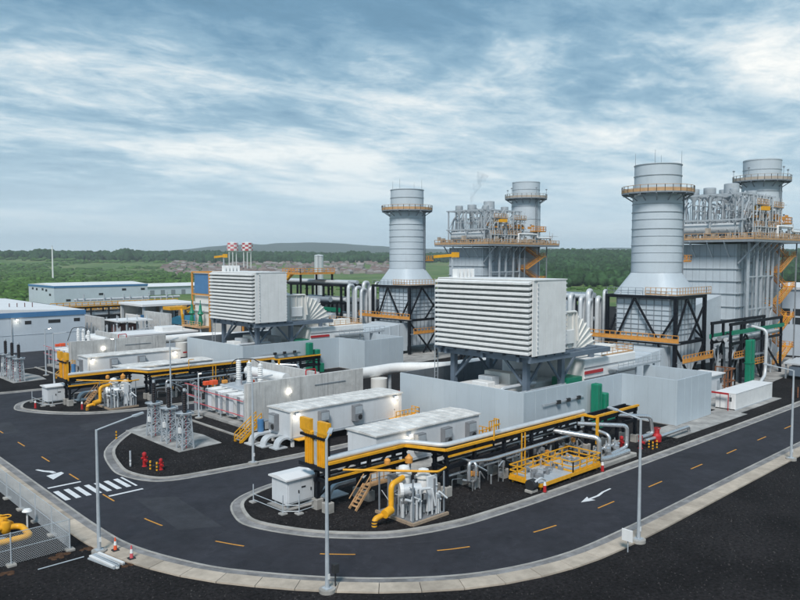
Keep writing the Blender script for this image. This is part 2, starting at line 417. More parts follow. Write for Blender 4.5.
# ------------------------------------------------------------------ kerbed islands
def island(name, pts, far, hold=False):
    """pts: ring outer edge, from the +x end of the upper side round the tip to the +x end of the lower side"""
    p = smooth_path(pts, 4)
    if True:
        b = offset(p, 1.35); fill = MB().sheet(b + far, .14)
        is_ = struct(name, fill, 'gravel')
        link('kerb_edge', mesh(band(p, .0, .2, .05, .06), 'concrete'), is_)
        link('gutter_pan', mesh(band(p, .2, 1.0, .045, .06), 'gutter'), is_)
        link('kerb_stone', mesh(band(p, 1.0, 1.36, .19, .19), 'concrete'), is_)
    return is_
i1 = [(76, 68.2), (58, 68.3), (46.9, 68.2), (41.2, 67.2), (37.6, 65.2), (35.7, 61.5), (35.4, 58.2), (37.5, 53.2), (40.4, 49.5), (43.9, 46.7), (49.7, 44.8), (54.9, 44.2), (64.5, 43.7), (90, 43.2), (130, 42.9), (200, 42.8), (320, 42.8)]
i2 = [(76, 107), (56, 107), (45.7, 105.2), (40.7, 101), (35.8, 94), (33.5, 86.2), (33.2, 82.1), (34.6, 77.9), (37.4, 76.1), (43.3, 75.3), (53.3, 74.4), (76, 74)]
island('gravel_island', i1, [(320, 69.5), (76, 69.5)])
island('gravel_island', i2, [(77, 75.3), (77, 106)])
i3 = [(x, y + 71) for x, y in i1[:13]] + [(76, 114.5)]
island('gravel_island', i3, [(77, 116), (77, 138)])
island('gravel_island', [(x, y + 71) for x, y in i2], [(77, 146.3), (77, 177)])
struct('inner_yard', MB().sheet([(76.5, 66), (320, 66), (320, 330), (76.5, 330)], .13), 'gravel')
# ------------------------------------------------------------------ road markings (children of the road)
def mark(name, poly, mt, z=.026):
    return link(name, mesh(MB().sheet(poly, z), mt), road)
def ribbon(a, b, wd):
    a, b = Vector(a), Vector(b); t = (b - a).normalized(); n = Vector((-t.y, t.x)) * wd / 2
    return [tuple(a + n), tuple(b + n), tuple(b - n), tuple(a - n)][::-1]
CEN = smooth_path([(29.2, 300), (29.2, 160), (29.2, 108), (29.1, 87), (29.1, 75), (29.3, 66.2), (31.4, 57.2), (36.6, 48.5), (45.2, 41.8), (54.7, 39.1), (65, 38.75), (85, 38.6), (105, 38.6), (160, 38.6), (320, 38.6)], 5)
c1 = resample(CEN[::1], .5)
# dashes start every 10.2 m, anchored on the straight stretch
def dist_index(pt): return min(range(len(c1)), key=lambda i: (c1[i][0] - pt[0]) ** 2 + (c1[i][1] - pt[1]) ** 2)
i0 = dist_index((63.6, 38.7)); st = i0 % 20
for i in range(st, len(c1) - 6, 20):
    if c1[i][0] > 200 or c1[i][1] > 200: continue
    a = offset(c1[i:i + 7], .085); b = offset(c1[i:i + 7], -.085)
    mark('centre_dash', a + b[::-1], 'yellow_paint')
for k in range(7):
    x = 25.5 + k * 1.07
    mark('crossing_stripe', [(x, 77.6), (x + .55, 77.6), (x + .55, 81.4), (x, 81.4)], 'white_paint')
mark('stop_line', ribbon((25.5, 83.1), (29.0, 83.1), .4), 'white_paint')
mark('stop_line', ribbon((29.3, 75.9), (33.0, 75.9), .4), 'white_paint')
mark('stop_line', ribbon((32.95, 77.4), (32.95, 81.6), .25), 'white_paint')
def arrow(ox, oy, ang_, sc=1.0):
    ca, sa = math.cos(ang_), math.sin(ang_)
    def tr(p): return [(ox + sc * (x * ca - y * sa), oy + sc * (x * sa + y * ca)) for x, y in p]
    shaft = [(-2.6, -.14), (.3, -.14), (.9, .25), (1.0, .55), (.75, .72), (.2, .25), (-.2, .14), (-2.6, .14)]
    head = [(.2, .98), (1.35, .25), (1.5, 1.45)]
    mark('turn_arrow', tr(shaft), 'white_paint'); mark('turn_arrow', tr(head), 'white_paint', .0275)
mark('turn_arrow', [(26.7, 91.4), (27.05, 91.4), (27.5, 90.3), (28.1, 89.5), (28.2, 88.6), (27.75, 88.6), (27.6, 89.2), (27.1, 90.1)][::-1], 'white_paint')
mark('turn_arrow', [(26.9, 88.0), (28.7, 88.5), (28.75, 87.7), (27.0, 86.0)][::-1], 'white_paint', .0275)
def arrow2(ox, oy):
    p = [(-3.0, .0), (-1.3, -.65), (-1.4, -.18), (.2, -.2), (1.6, .12), (3.2, .2), (3.2, .42), (1.5, .36), (.1, .08), (-1.4, .12), (-1.0, .55)]
    mark('turn_arrow', [(ox + x, oy + y) for x, y in p], 'white_paint')
arrow2(66.8, 40.9)
for poly in ([(38.2, 107.5), (44.5, 108.5), (46.5, 112.5), (39, 112)], [(27, 114), (31, 112), (32, 121), (28.5, 123)]):
    mark('asphalt_patch', poly, 'asphalt_patch', .0235)
mark('asphalt_patch', [(30.2, 62), (33.6, 60), (34.4, 71), (31, 73.4)], 'asphalt_patch', .0235)
for off, i0_, i1_ in ((2.3, 150, 330), (-2.2, 190, 420), (2.1, 360, 560)):
    seg = c1[i0_:i1_]; a = offset(seg, off + .05); b = offset(seg, off - .05); mark('asphalt_seam', a + b[::-1], 'asphalt_patch', .0238)
# concrete slabs on the yards
def pad(name, poly, z=.20, mt='slab', zb=0.05): return struct(name, MB().prism(poly, zb, z), mt)
pad('concrete_pad', [(42.4, 103), (42.5, 86.6), (48.9, 87.2), (49.3, 93), (47.5, 103)])
pad('concrete_pad', [(42.4, 174), (42.5, 157.6), (48.9, 158.2), (49.3, 164), (47.5, 174)])
pad('concrete_pad', [(96, 46.4), (119.2, 46.1), (119.2, 51), (104, 51), (96, 51)], .19)
pad('concrete_pad', [(119, 47.2), (137, 47.2), (137, 53), (119, 53)], .21)
pad('concrete_pad', [(52.6, 60.2), (78, 60.2), (78, 67), (52.6, 67)], .17)
pad('concrete_pad', [(79, 60), (104, 60), (104, 82.5), (79, 82.5)], .22)
pad('concrete_pad', [(104, 51), (195, 58), (195, 84), (104, 84)], .22)
pad('concrete_pad', [(79, 131), (104, 131), (104, 153.5), (79, 153.5)], .22)
pad('concrete_pad', [(104, 122), (195, 129), (195, 155), (104, 155)], .22)
for yo in (0, 71): pad('kerb_bund', [(52.2, 87.2 + yo), (52.6, 87.2 + yo), (52.6, 106 + yo), (52.2, 106 + yo)], .3, 'concrete')

# ------------------------------------------------------------------ hills, woods, shrubs, town
hb = MB(); NA = 260; a0, a1 = ang(-500), ang(1300)
def hill_h(th):
    u = 400 - 730 * math.tan(max(-1.3, min(1.3, th - YAW)))
    v = 253.5 - 10.5 * math.exp(-((u - 300) / 120.) ** 2) - 5.0 * math.exp(-((u - 600) / 160.) ** 2)
    v += 1.6 * mnoise.noise(V(u * .02, 0, 0)) + .8 * mnoise.noise(V(u * .07, 5, 0))
    return max(30, 25 + (258 - v) / 730 * 5200)
vs = []
for rr, kf in ((4200, 0), (4700, .55), (5200, 1), (5900, .6), (6800, 0)):
    for i in range(NA):
        th = a0 + (a1 - a0) * i / (NA - 1); r2 = rr + (120 * mnoise.noise(V(i * .2, rr, 0)) if 0 < kf else 0)
        h = 15 + kf * (hill_h(th) - 15) * (1 if kf == 1 else 1 + .12 * mnoise.noise(V(i * .15, rr, 2)))
        vs.append((r2 * math.cos(th), r2 * math.sin(th), h))
hb.add(vs, [(i * NA + j, (i + 1) * NA + j, (i + 1) * NA + j + 1, i * NA + j + 1) for i in range(4) for j in range(NA - 1)])
struct('hills', hb, 'hill', True)

def ico():
    import bmesh
    bm = bmesh.new(); bmesh.ops.create_icosphere(bm, subdivisions=2, radius=1.0)
    v = np.array([q.co[:] for q in bm.verts]); f = np.array([[q.index for q in k.verts] for k in bm.faces]); bm.free(); return v, f
IV, IF = ico(); VAR = []
for k in range(8):
    q = np.array([np.array(p) * (1 + .42 * mnoise.noise(Vector(p) * 1.9 + V(k * 7, 0, 0)) + .22 * mnoise.noise(Vector(p) * 4.5 + V(0, k * 5, 0))) for p in IV]); VAR.append(q)
def scatter(name, spots, mt, label, cat):
    n = len(spots); nv, nf = len(IV), len(IF)
    co = np.empty((n * nv, 3)); fa = np.empty((n * nf, 3), dtype=np.int32)
    for i, (x, y, z, rx, rz) in enumerate(spots):
        q = VAR[i % 8] * np.array([rx, rx, rz]); a = rng.random() * 6.28; c, s = math.cos(a), math.sin(a)
        co[i * nv:(i + 1) * nv, 0] = q[:, 0] * c - q[:, 1] * s + x; co[i * nv:(i + 1) * nv, 1] = q[:, 0] * s + q[:, 1] * c + y; co[i * nv:(i + 1) * nv, 2] = q[:, 2] + z + rz * .7
        fa[i * nf:(i + 1) * nf] = IF + i * nv
    me = bpy.data.meshes.new(name); me.vertices.add(len(co)); me.vertices.foreach_set('co', co.ravel())
    me.loops.add(fa.size); me.loops.foreach_set('vertex_index', fa.ravel())
    me.polygons.add(len(fa)); me.polygons.foreach_set('loop_start', np.arange(0, fa.size, 3, dtype=np.int32))
    me.update(calc_edges=True); me.materials.append(M[mt]); me.validate()
    o = link(name, me); o['kind'] = 'stuff'; o['label'] = label; o['category'] = cat; return o
def polar(u, d): th = ang(u); k = d / math.cos(th - YAW); return k * math.cos(th), k * math.sin(th)
sp = []
for _ in range(5200):
    u = rng.uniform(-160, 560); d = rng.uniform(1750, 2350); x, y = polar(u, d); q = rng.uniform(5.0, 9.5) * (1 + .8 * max(0, mnoise.noise(V(u * .035, 2, 0)))); sp.append((x, y, terr(x, y) - 1, q, q * rng.uniform(.8, 1.25)))
for _ in range(9500):
    u = rng.uniform(500, 900); d = 640 + 1500 * rng.random() ** .9; x, y = polar(u, d); q = rng.uniform(2.4, 5.2) * (1 + d / 3000); sp.append((x, y, terr(x, y) - .5 + 2.5 * rng.random(), q, q * rng.uniform(.8, 1.4)))
scatter('forest', sp, 'leaf_far', 'dark green belt of distant trees along the horizon', 'forest')
sp = []
for _ in range(5600):
    u = rng.uniform(-200, 215); d = 400 + 1000 * rng.random() ** 1.25; x, y = polar(u, d)
    if mnoise.noise(V(x * .012, y * .012, 0)) < -.12: continue
    if u > 20 and d < 560 and y < 500: continue
    q = rng.uniform(1.2, 3.4); sp.append((x, y, terr(x, y) - .3, q * 1.2, q * rng.uniform(.5, .9)))
for _ in range(2600):
    u = rng.uniform(-200, 200); d = rng.uniform(1150, 1800); x, y = polar(u, d)
    if mnoise.noise(V(x * .006, y * .006, 0)) < -.05: continue
    q = rng.uniform(2.0, 5.0); sp.append((x, y, terr(x, y) - .3, q * 1.3, q * .6))
for _ in range(1500):
    u = rng.uniform(300, 900); d = 480 + 300 * rng.random(); x, y = polar(u, d)
    if mnoise.noise(V(x * .02, y * .02, 4)) < .05: continue
    q = rng.uniform(.8, 2.2); sp.append((x, y, terr(x, y) - .2, q * 1.2, q * .6))
scatter('shrubs', sp, 'leaf_mid', 'green scrub covering the fields beyond the plant', 'shrubs')
tb = MB()
for _ in range(700):
    u = rng.uniform(165, 410) if rng.random() < .88 else rng.uniform(70, 170); d = rng.uniform(1150, 2000) if u > 165 else rng.uniform(1850, 2000); x, y = polar(u, d); z = terr(x, y)
    a = rng.random() * 3.14; L, W, Hh = rng.uniform(4, 9), rng.uniform(3, 6), rng.uniform(2.4, 4.5); c, s = math.cos(a), math.sin(a)
    def P_(i, j, k): return (x + i * c - j * s, y + i * s + j * c, z + k)
    b = [P_(-L, -W, 0), P_(L, -W, 0), P_(L, W, 0), P_(-L, W, 0), P_(-L, -W, Hh), P_(L, -W, Hh), P_(L, W, Hh), P_(-L, W, Hh), P_(-L, 0, Hh + W * .45), P_(L, 0, Hh + W * .45)]
    tb.cm = 0; tb.add(b, [(0, 1, 5, 4), (2, 3, 7, 6), (1, 2, 6, 9, 5), (3, 0, 4, 8, 7)])
    tb.cm = rng.choice((1, 1, 2)); tb.add(b, [(4, 5, 9, 8), (6, 7, 8, 9)])
to = link('town', mesh(tb, ['house_wall', 'house_roof', 'house_roof_light'])); to['kind'] = 'stuff'; to['label'] = 'far town of small red and pale roofs below the tree line'; to['category'] = 'town'
# checkered tanks, mast, grey tank far off
for k, (u, col) in enumerate(((233, 0), (247.5, 1))):
    x, y = polar(u, 1450); z0 = terr(x, y)
    t = T('water_tower', ['pale red and white chequered water tower on the horizon, left of the pair', 'bright red and white chequered water tower on the horizon, right of the pair'][k], 'water tower', (x, y, z0), 'chequered water towers on the horizon')
    b = MB(); n = 20
    for j in range(4):
        for i in range(n):
            b.cm = (i // 2 + j) % 2; A, B = 2 * math.pi * i / n, 2 * math.pi * (i + 1) / n; za, zb = 45 + j * 3.9, 45 + (j + 1) * 3.9
            b.add([(x + 11 * math.cos(A), y + 11 * math.sin(A), z0 + za - 7), (x + 11 * math.cos(B), y + 11 * math.sin(B), z0 + za - 7), (x + 11 * math.cos(B), y + 11 * math.sin(B), z0 + zb - 7), (x + 11 * math.cos(A), y + 11 * math.sin(A), z0 + zb - 7)], [(0, 1, 2, 3)])
    t.part('tank', b, ['pink' if k == 0 else 'red', 'white_metal'])
    t.part('tank_dome', MB().lathe(x, y, [(11, z0 + 53.6), (6, z0 + 55), (.1, z0 + 55.6)], 20), 'white_metal', smooth=True)
    t.part('tank_floor', MB().lathe(x, y, [(11, z0 + 38), (1, z0 + 35)], 20), 'white_metal')
    for i in range(6): t.part('leg', MB().beam((x + 8 * math.cos(i * 1.047), y + 8 * math.sin(i * 1.047), z0 - 1), (x + 8 * math.cos(i * 1.047), y + 8 * math.sin(i * 1.047), z0 + 38), 1.2), 'white_metal')
x, y = polar(53, 900)
t = T('mast', 'slim white mast rising from the green field at far left', 'mast', (x, y, terr(x, y)))
t.part('shaft', MB().cyl((x, y, terr(x, y) - .5), (x, y, 39), 1.0, .75, 12), 'white_metal', smooth=True); t.part('cap', MB().cyl((x, y, 39), (x, y, 40.5), .5, .5, 8), 'galv')

# loose stones on the nearest gravel
def inside(p, poly):
    c = False; j = len(poly) - 1
    for i in range(len(poly)):
        (xi, yi), (xj, yj) = poly[i], poly[j]
        if (yi > p[1]) != (yj > p[1]) and p[0] < (xj - xi) * (p[1] - yi) / (yj - yi) + xi: c = not c
        j = i
    return c
walk = offset(OUTr, 2.9)[::-1] + [(320, 400), (25, 400)]
ring1 = offset(smooth_path(i1, 4), 1.6) + [(320, 69), (76, 69)]; ring2 = offset(smooth_path(i2, 4), 1.6) + [(77, 75.5), (77, 106)]
st_ = MB(); cnt = 0
while cnt < 9000:
    x, y = rng.uniform(14, 118), rng.uniform(12, 66); p = (x, y); zb = 0.
    if inside(p, walk):
        x, y = (rng.uniform(36, 100), rng.uniform(44, 60)) if cnt % 3 else (rng.uniform(34, 56), rng.uniform(75, 104)); p = (x, y); zb = .14
        if not (inside(p, ring1) or inside(p, ring2)): continue
    elif x + y < 62: continue
    r = rng.uniform(.03, .075) * (1.6 if rng.random() < .06 else 1); a = rng.random() * 1.5; c, s = r * math.cos(a), r * math.sin(a); h = r * rng.uniform(.6, 1.1)
    st_.add([(x + c, y + s, zb), (x - s, y + c, zb), (x - c, y - s, zb), (x + s, y - c, zb), (x + c * .2, y + s * .3, zb + h)], [(0, 1, 4), (1, 2, 4), (2, 3, 4), (3, 0, 4)]); cnt += 1
o = link('loose_stones', mesh(st_, 'stone')); o['kind'] = 'stuff'; o['label'] = 'loose grey stones scattered over the dark gravel'; o['category'] = 'stones'
# ================================================================== one generating unit (copied 71 m along y for the second)
AXY = 70.5
# ---- enclosure wall of panels
t = T('enclosure_wall', 'pale blue panelled noise wall round the @ gas turbine', 'wall', (78.2, 59.2, 0), 'panelled turbine walls', True)
def panels(t, p, q, h=7.0, z0=.25, mt='panel', w0=2.45, th=.24, name='panel'):
    p, q = Vector((*p, 0)), Vector((*q, 0)); d = q - p; n = max(1, round(d.length / w0)); w_ = d.length / n; a = math.atan2(d.y, d.x)
    me = mesh(MB().bev(.008, w_ - .008, -th / 2, th / 2, z0, h, .02), mt)
    for i in range(n): t.piece(name, me, p + d * (i / n), None, a)
    e = d.normalized(); o = V(-e.y, e.x, 0) * (th * .35)
    t.part('backing', MB().prism([(v.x, v.y) for v in (p - o, q - o, q + o, p + o)], .1, h - .1), 'panel_dark')
    o = V(-e.y, e.x, 0) * (th * .8)
    t.part('plinth', MB().prism([(v.x, v.y) for v in (p - o, q - o, q + o, p + o)], .0, z0 - .005), 'slab')
wp = [(78.2, 83.2), (78.2, 59.2), (103.0, 59.0), (103.0, 50.0), (114.5, 50.0), (114.5, 61.5)]
for a, b in zip(wp[:-1], wp[1:]): panels(t, a, b)
panels(t, (78.4, 83.2), (110, 83.2), mt='panel_dark')
t.part('corner_trim', MB().beam((78.2, 59.2, .2), (78.2, 59.2, 7.02), .34), 'panel'); t.part('corner_trim', MB().beam((103, 50, .2), (103, 50, 7.02), .34), 'panel')
t.part('conduit', MB().beam((82, 58.75, 4.9), (92, 58.75, 4.9), .12), 'galv')
for x in (85.2, 87.6, 90.2): t.part('junction_box', MB().box(x, x + .7, 58.5, 58.8, 4.6, 5.1), 'dark')

# ---- air intake filter house
t = T('filter_house', 'big white louvred air intake box above the @ gas turbine', 'filter house', (84, 70, 0), 'louvred air intake boxes', True)
t.part('housing', MB().box(83.1, 90.0, 60.75, 79.0, 11.3, 21.85), 'white_metal')
t.part('filter_face', MB().box(82.9, 83.15, 61.0, 78.8, 11.4, 21.7), 'galv')
NR, NC = 14, 6; pz = 10.55 / NR; cw = 17.9 / NC
bl = mesh(MB().xz([(83.0, .62), (82.9, .70), (81.55, .48), (81.50, .44), (81.50, .16), (81.58, .12), (82.9, .42), (83.0, .42)], .015, cw - .015), 'white_metal', True, (83, 0, 0))
for r in range(NR):
    for c in range(NC): t.piece('louvre_blade', bl, (83, 61 + c * cw, 11.35 + r * pz))
for yy in (60.78, 78.9): t.part('side_cheek', MB().xz([(83.05, 11.3), (83.05, 21.8), (82.2, 21.8), (82.2, 11.3)], yy, yy + .12), 'white_metal')
for x0, x1 in ((83.15, 85.3), (85.33, 87.9), (87.93, 90.0)): t.part('end_panel', MB().box(x0, x1, 60.68, 60.76, 11.35, 21.8), 'white_metal')
b = MB()
for x in (83.2, 90.05):
    for k in range(16): b.box(x - .06, x + .08, 60.55, 60.72, 11.8 + k * .63, 12.02 + k * .63)
t.part('bolt_row', b, 'galv')
t.part('roof_panel', MB().box(82.4, 90.2, 60.6, 79.1, 21.85, 22.0), 'white_metal')
b = MB()
for k in range(5): b.box(84 + k * .9, 84.4 + k * .9, 76.5, 77.5, 22, 23.3)
t.part('roof_vent', b, 'white_metal')
t.part('roof_davit', MB().beam((85.1, 78.6, 22), (85.1, 78.6, 25.3), .22), 'galv')
t.part('davit_arm', MB().beam((84.9, 82.4, 25.2), (85.1, 77.4, 25.5), .3, .45).box(84.8, 85.4, 77.4, 78.5, 25.1, 25.9), 'yellow')
t = T('intake_support_tower', 'blue grey steel legs and beams carrying the @ air intake box', 'steel frame', (84, 70, 0), 'air intake support frames', True)
for y in (63.3, 77.3):
    for x in (84.2, 92.8): t.part('leg', MB().beam((x, y, .22), (x, y, 10.3), .8), 'blue_steel')
    t.part('leg', MB().beam((101.0, y, .22), (101.0, y, 10.3), .7), 'blue_steel')
b = MB()
for y in (61.3, 63.3, 70, 77.3, 78.6): b.box(82.2, 103, y - .22, y + .22, 10.3, 11.0)
for x in (83.0, 90.2, 96.5, 102.6): b.box(x - .25, x + .25, 61.1, 78.8, 10.28, 11.02)
t.part('deck_beams', b, 'blue_steel')
b = MB()
for i in range(8): b.box(82.1, 83.4, 61.2 + i * 2.4, 62.9 + i * 2.4, 11.02, 11.3)
for i in range(4): b.box(83.6 + i * 2.1, 85.3 + i * 2.1, 60.9, 61.6, 11.02, 11.32)
t.part('bearing_pads', b, 'blue_steel')
for y, s in ((63.3, 1), (77.3, -1)):
    for a, q in (((84.2, y + s * .3, 6.6), (84.2, y + s * 4, 10.3)), ((84.5, y, 6.6), (88.2, y, 10.3)), ((92.5, y, 6.6), (89.0, y, 10.3)), ((93.1, y, 6.6), (96.8, y, 10.3))): t.part('knee_brace', MB().beam(a, q, .32), 'blue_steel')
t.part('access_ladder', MB().ladder((83.2, 80.2, .2), (83.2, 80.2, 21.8), (1, 0, 0), .7, .09), 'galv')

# ---- inlet duct and turbine
t = T('inlet_duct', 'white ribbed intake duct curving down behind the @ louvred box', 'duct', (96, 70, 0), 'white intake ducts', True)
t.part('plenum', MB().box(90.05, 97.2, 63.5, 77.5, 11.1, 16.6), 'cream')
arc = [(97.2, 16.2)] + [(97.2 + 8.2 * math.sin(a), 8.0 + 8.2 * math.cos(a)) for a in [R(10 + 9 * i) for i in range(9)]] + [(105.5, 7.6), (99.5, 7.6), (97.2, 11.1)]
t.part('elbow', MB().xz(arc, 65.2, 75.8), 'cream')
for i in range(0, 9):
    a = R(12 + 8.8 * i); p0, p1 = (97.4 + 1.5 * math.sin(a), 9.5 + 1.2 * math.cos(a)), (97.2 + 8.35 * math.sin(a), 8.0 + 8.35 * math.cos(a))
    t.part('rib', MB().beam((p0[0], 65.1, p0[1]), (p1[0], 65.1, p1[1]), .22, .16), 'cream')
for x in (91.2, 92.8, 94.4, 96.0): t.part('stiffener', MB().box(x, x + .16, 63.3, 63.5, 11.2, 16.5), 'cream')
t.part('access_hatch', MB().bev(92.9, 95.9, 63.05, 63.32, 12.0, 14.1, .1), 'white_metal')
t.part('roof_pipe', MB().tube(rnd([(90.2, 63.4, 16.75), (96.9, 63.4, 16.75), (97.4, 63.4, 12.2)], .5), .22, 8), 'cream', smooth=True)
t = T('turbine_enclosure', 'white turbine casing with a red stripe inside the @ panelled wall', 'turbine', (108, 70, 0), 'gas turbine casings', True)
t.part('body', MB().bev(97.5, 113.0, 62.2, 78.5, .22, 9.3, .15), 'white_metal')
for z in (3.2, 6.2, 7.9): t.part('panel_joint', MB().box(97.4, 113.1, 62.1, 62.2, z, z + .14), 'ac_grey')
t.part('red_stripe', MB().box(97.35, 102.6, 62.02, 62.11, 7.0, 7.5), 'red')
for x in (103.5, 106.5, 109.5): t.part('vent_hood', MB().bev(x, x + 1.8, 65, 68, 9.3, 10.4, .1), 'cream')
for x, z in ((104.2, 5.0), (105.6, 4.2), (107, 5.2), (108.4, 4.5)): t.part('gauge_box', MB().box(x, x + .6, 61.95, 62.2, z, z + .7), 'ac_grey')
t.part('roof_rail', MB().rail([(103, 62.6, 9.32), (112.8, 62.6, 9.32), (112.8, 78, 9.32)], t=.08), 'pale_orange')
t = T('generator', 'long white generator housing beneath the @ louvred intake box', 'generator', (86, 70, 0), 'generator housings', True)
t.part('body', MB().bev(80.5, 96.5, 66.5, 75.0, .22, 6.0, .2), 'white_metal')
t.part('end_cover', MB().bev(79.4, 80.5, 67.5, 74, .22, 5.0, .2), 'galv')
for i in range(5): t.part('roof_box', MB().bev(81.2 + i * 2.6, 83.0 + i * 2.6, 68 + (i % 2) * 1.3, 71 + (i % 3), 6, 6.9 + .4 * (i % 3), .08), ['white_metal', 'galv', 'cream'][i % 3])
t.part('cooler_pipe', MB().tube(rnd([(80, 64.5, .3), (80, 64.5, 6.6), (88, 64.5, 6.6), (90, 66.5, 5.6)]), .3, 8), 'alu', smooth=True)
t.part('cooler_pipe', MB().tube(rnd([(81, 63.0, .3), (81, 63.0, 5.9), (95, 63.0, 5.9), (95, 66.5, 5)]), .22, 8), 'galv', smooth=True)
t.part('green_skid', MB().box(93.5, 97, 62.3, 65.4, .22, 6.8), 'green')
t = T('exhaust_diffuser', 'pale grey tapering exhaust duct between turbine and stack of the @ unit', 'duct', (120, 70, 0), 'exhaust diffusers', True)
vs = [(113, 66, 1.5), (113, 75, 1.5), (113, 75, 6.2), (113, 66, 6.2), (130.4, 65.2, 1), (130.4, 76, 1), (130.4, 76, 8.3), (130.4, 65.2, 8.3)]
t.part('duct', MB().add(vs, [(0, 3, 2, 1), (4, 5, 6, 7), (0, 4, 7, 3), (1, 2, 6, 5), (3, 7, 6, 2), (0, 1, 5, 4)]), 'stack')
for k in range(1, 6):
    f = k / 6; x = 113 + 17.4 * f; zt = 6.2 + 2.1 * f; t.part('flange', MB().box(x - .1, x + .1, 65.85 - .8 * f, 75.2 + f, 1, zt + .15), 'casing')
t.part('walkway', MB().box(104, 118, 60.2, 62, 7.2, 7.35), 'galv'); t.part('walkway_railing', MB().rail([(104, 60.2, 7.35), (118, 60.2, 7.35)], t=.08), 'galv')
for x in (105, 111, 117): t.part('walkway_post', MB().beam((x, 61, .2), (x, 61, 7.2), .25), 'galv')

# ---- bypass stack with its black frame
t = T('bypass_stack', 'tall ringed grey exhaust stack on a square base, @ unit', 'stack', (135.4, AXY, 0), 'front exhaust stacks', True)
cx, cy = 135.4, AXY
t.part('base_casing', MB().box(130.4, 140.6, 64.9, 76.1, 2.2, 17.3), 'stack')
b = MB()
for k in range(8):
    z = 10.3 + k * .95; b.box(130.28, 140.72, 64.78, 76.22, z, z + .10)
for k in range(8):
    y = 65.0 + k * 1.57; b.box(130.26, 130.4, y - .06, y + .06, 2.3, 17.2)
    x = 130.5 + k * 1.43; b.box(x - .06, x + .06, 64.76, 64.9, 2.3, 17.2)
t.part('stiffener_grid', b, 'galv_dark')
n = 32; lo = []; hi = []
for j in range(n):
    a = 2 * math.pi * (j + .5) / n - math.pi / 4 ; c, s = math.cos(a), math.sin(a); m_ = max(abs(c), abs(s)); lo.append((cx + 5.9 * c / m_, cy + 6.4 * s / m_, 17.9)); hi.append((cx + 4.75 * c, cy + 4.75 * s, 22.2))
t.part('transition', MB().add(lo + hi, [(j, (j + 1) % n, n + (j + 1) % n, n + j) for j in range(n)]), 'stack', smooth=True)
t.part('shell', MB().lathe(cx, cy, [(4.75, 22.2), (4.68, 36.8), (4.42, 37.0), (4.4, 43.1), (4.1, 43.15), (4.1, 38)], 48), 'stack', smooth=True)
for i, z in enumerate([22.2, 24.2, 26.0, 27.4, 29.2, 30.6, 32.4, 33.8, 35.4]): t.part('stiffening_ring', MB().lathe(cx, cy, [(4.66, z), (4.80 + .03 * (i % 2), z), (4.80 + .03 * (i % 2), z + .07 + .04 * (i % 2)), (4.66, z + .07 + .04 * (i % 2))], 48), 'rib')
for z in (40.8, 42.9): t.part('stiffening_ring', MB().lathe(cx, cy, [(4.38, z), (4.52, z), (4.52, z + .14), (4.38, z + .14)], 48), 'rib')
def ring_platform(t, cx, cy, r0, r1, z, col, n=28):
    t.part('platform_deck', MB().lathe(cx, cy, [(r0, z - .25), (r1, z - .25), (r1, z), (r0, z)], 36), 'galv_dark')
    pts = [(cx + r1 * math.cos(2 * math.pi * i / n), cy + r1 * math.sin(2 * math.pi * i / n), z) for i in range(n + 1)]
    b = MB().rail(pts, 1.25, 1.6, .09)
    for p, q in zip(pts[:-1], pts[1:]): b.beam(V(*p) + V(0, 0, .3), V(*q) + V(0, 0, .3), .05, .55)
    t.part('platform_railing', b, col)
    b = MB()
    for i in range(14):
        a = 2 * math.pi * i / 14; c, s = math.cos(a), math.sin(a); b.beam((cx + r0 * c, cy + r0 * s, z - 1.6), (cx + (r1 - .2) * c, cy + (r1 - .2) * s, z - .3), .16); b.beam((cx + r0 * c, cy + r0 * s, z - .35), (cx + r1 * c, cy + r1 * s, z - .35), .16)
    t.part('platform_brackets', b, 'galv_dark', kind='stuff')
ring_platform(t, cx, cy, 4.6, 6.75, 37.6, 'pale_orange')
lx, ly = cx + 4.9 * math.cos(R(-58)), cy + 4.9 * math.sin(R(-58))
t.part('ladder', MB().ladder((lx, ly, 18), (lx, ly, 37.5), (math.sin(R(58)), math.cos(R(58)), 0), .8, .12), 'galv_dark')
t.part('cable_conduit', MB().cyl((lx - .9, ly - .25, 18), (lx - .9, ly - .25, 37.4), .12, n=6), 'galv_dark')
t.part('rest_platform', MB().box(lx + .3, lx + 3.0, ly - .3, ly + 1.7, 24.2, 24.35).rail([(lx + .3, ly - .3, 24.35), (lx + 3, ly - .3, 24.35), (lx + 3, ly + 1.7, 24.35)], 1.2, 1.0, .11), 'orange')
for k in range(4):
    a = R(20 + 90 * k); t.part('lightning_rod', MB().cyl((cx + 4.3 * math.cos(a), cy + 4.3 * math.sin(a), 42), (cx + 4.3 * math.cos(a), cy + 4.3 * math.sin(a), 45.6), .06, .03, 5), 'galv_dark')
for k in range(3): t.part('base_strut', MB().beam((129.6, 66 + 4.4 * k, 18.0), (131.6, 66.2 + 4.2 * k, 20.4), .3), 'white_metal')
t = T('stack_frame', 'black braced steel frame with orange platforms around the @ front stack base', 'steel frame', (135.4, AXY, 0), 'black stack frames', True)
X0, X1, Y0, Y1 = 129.5, 141.5, 63.4, 77.6
for x in (X0, X1):
    for y in (Y0, Y1): t.part('column', MB().beam((x, y, .2), (x, y, 17.9), .62), 'black_steel')
for z in (17.6, 9.0):
    for a, q in (((X0, Y0, z), (X0, Y1, z)), ((X1, Y0, z), (X1, Y1, z)), ((X0, Y0, z), (X1, Y0, z)), ((X0, Y1, z), (X1, Y1, z))): t.part('beam', MB().beam(a, q, .45, .6), 'black_steel')
ym = Y0 + 3.3; yc = Y0 + 8.4
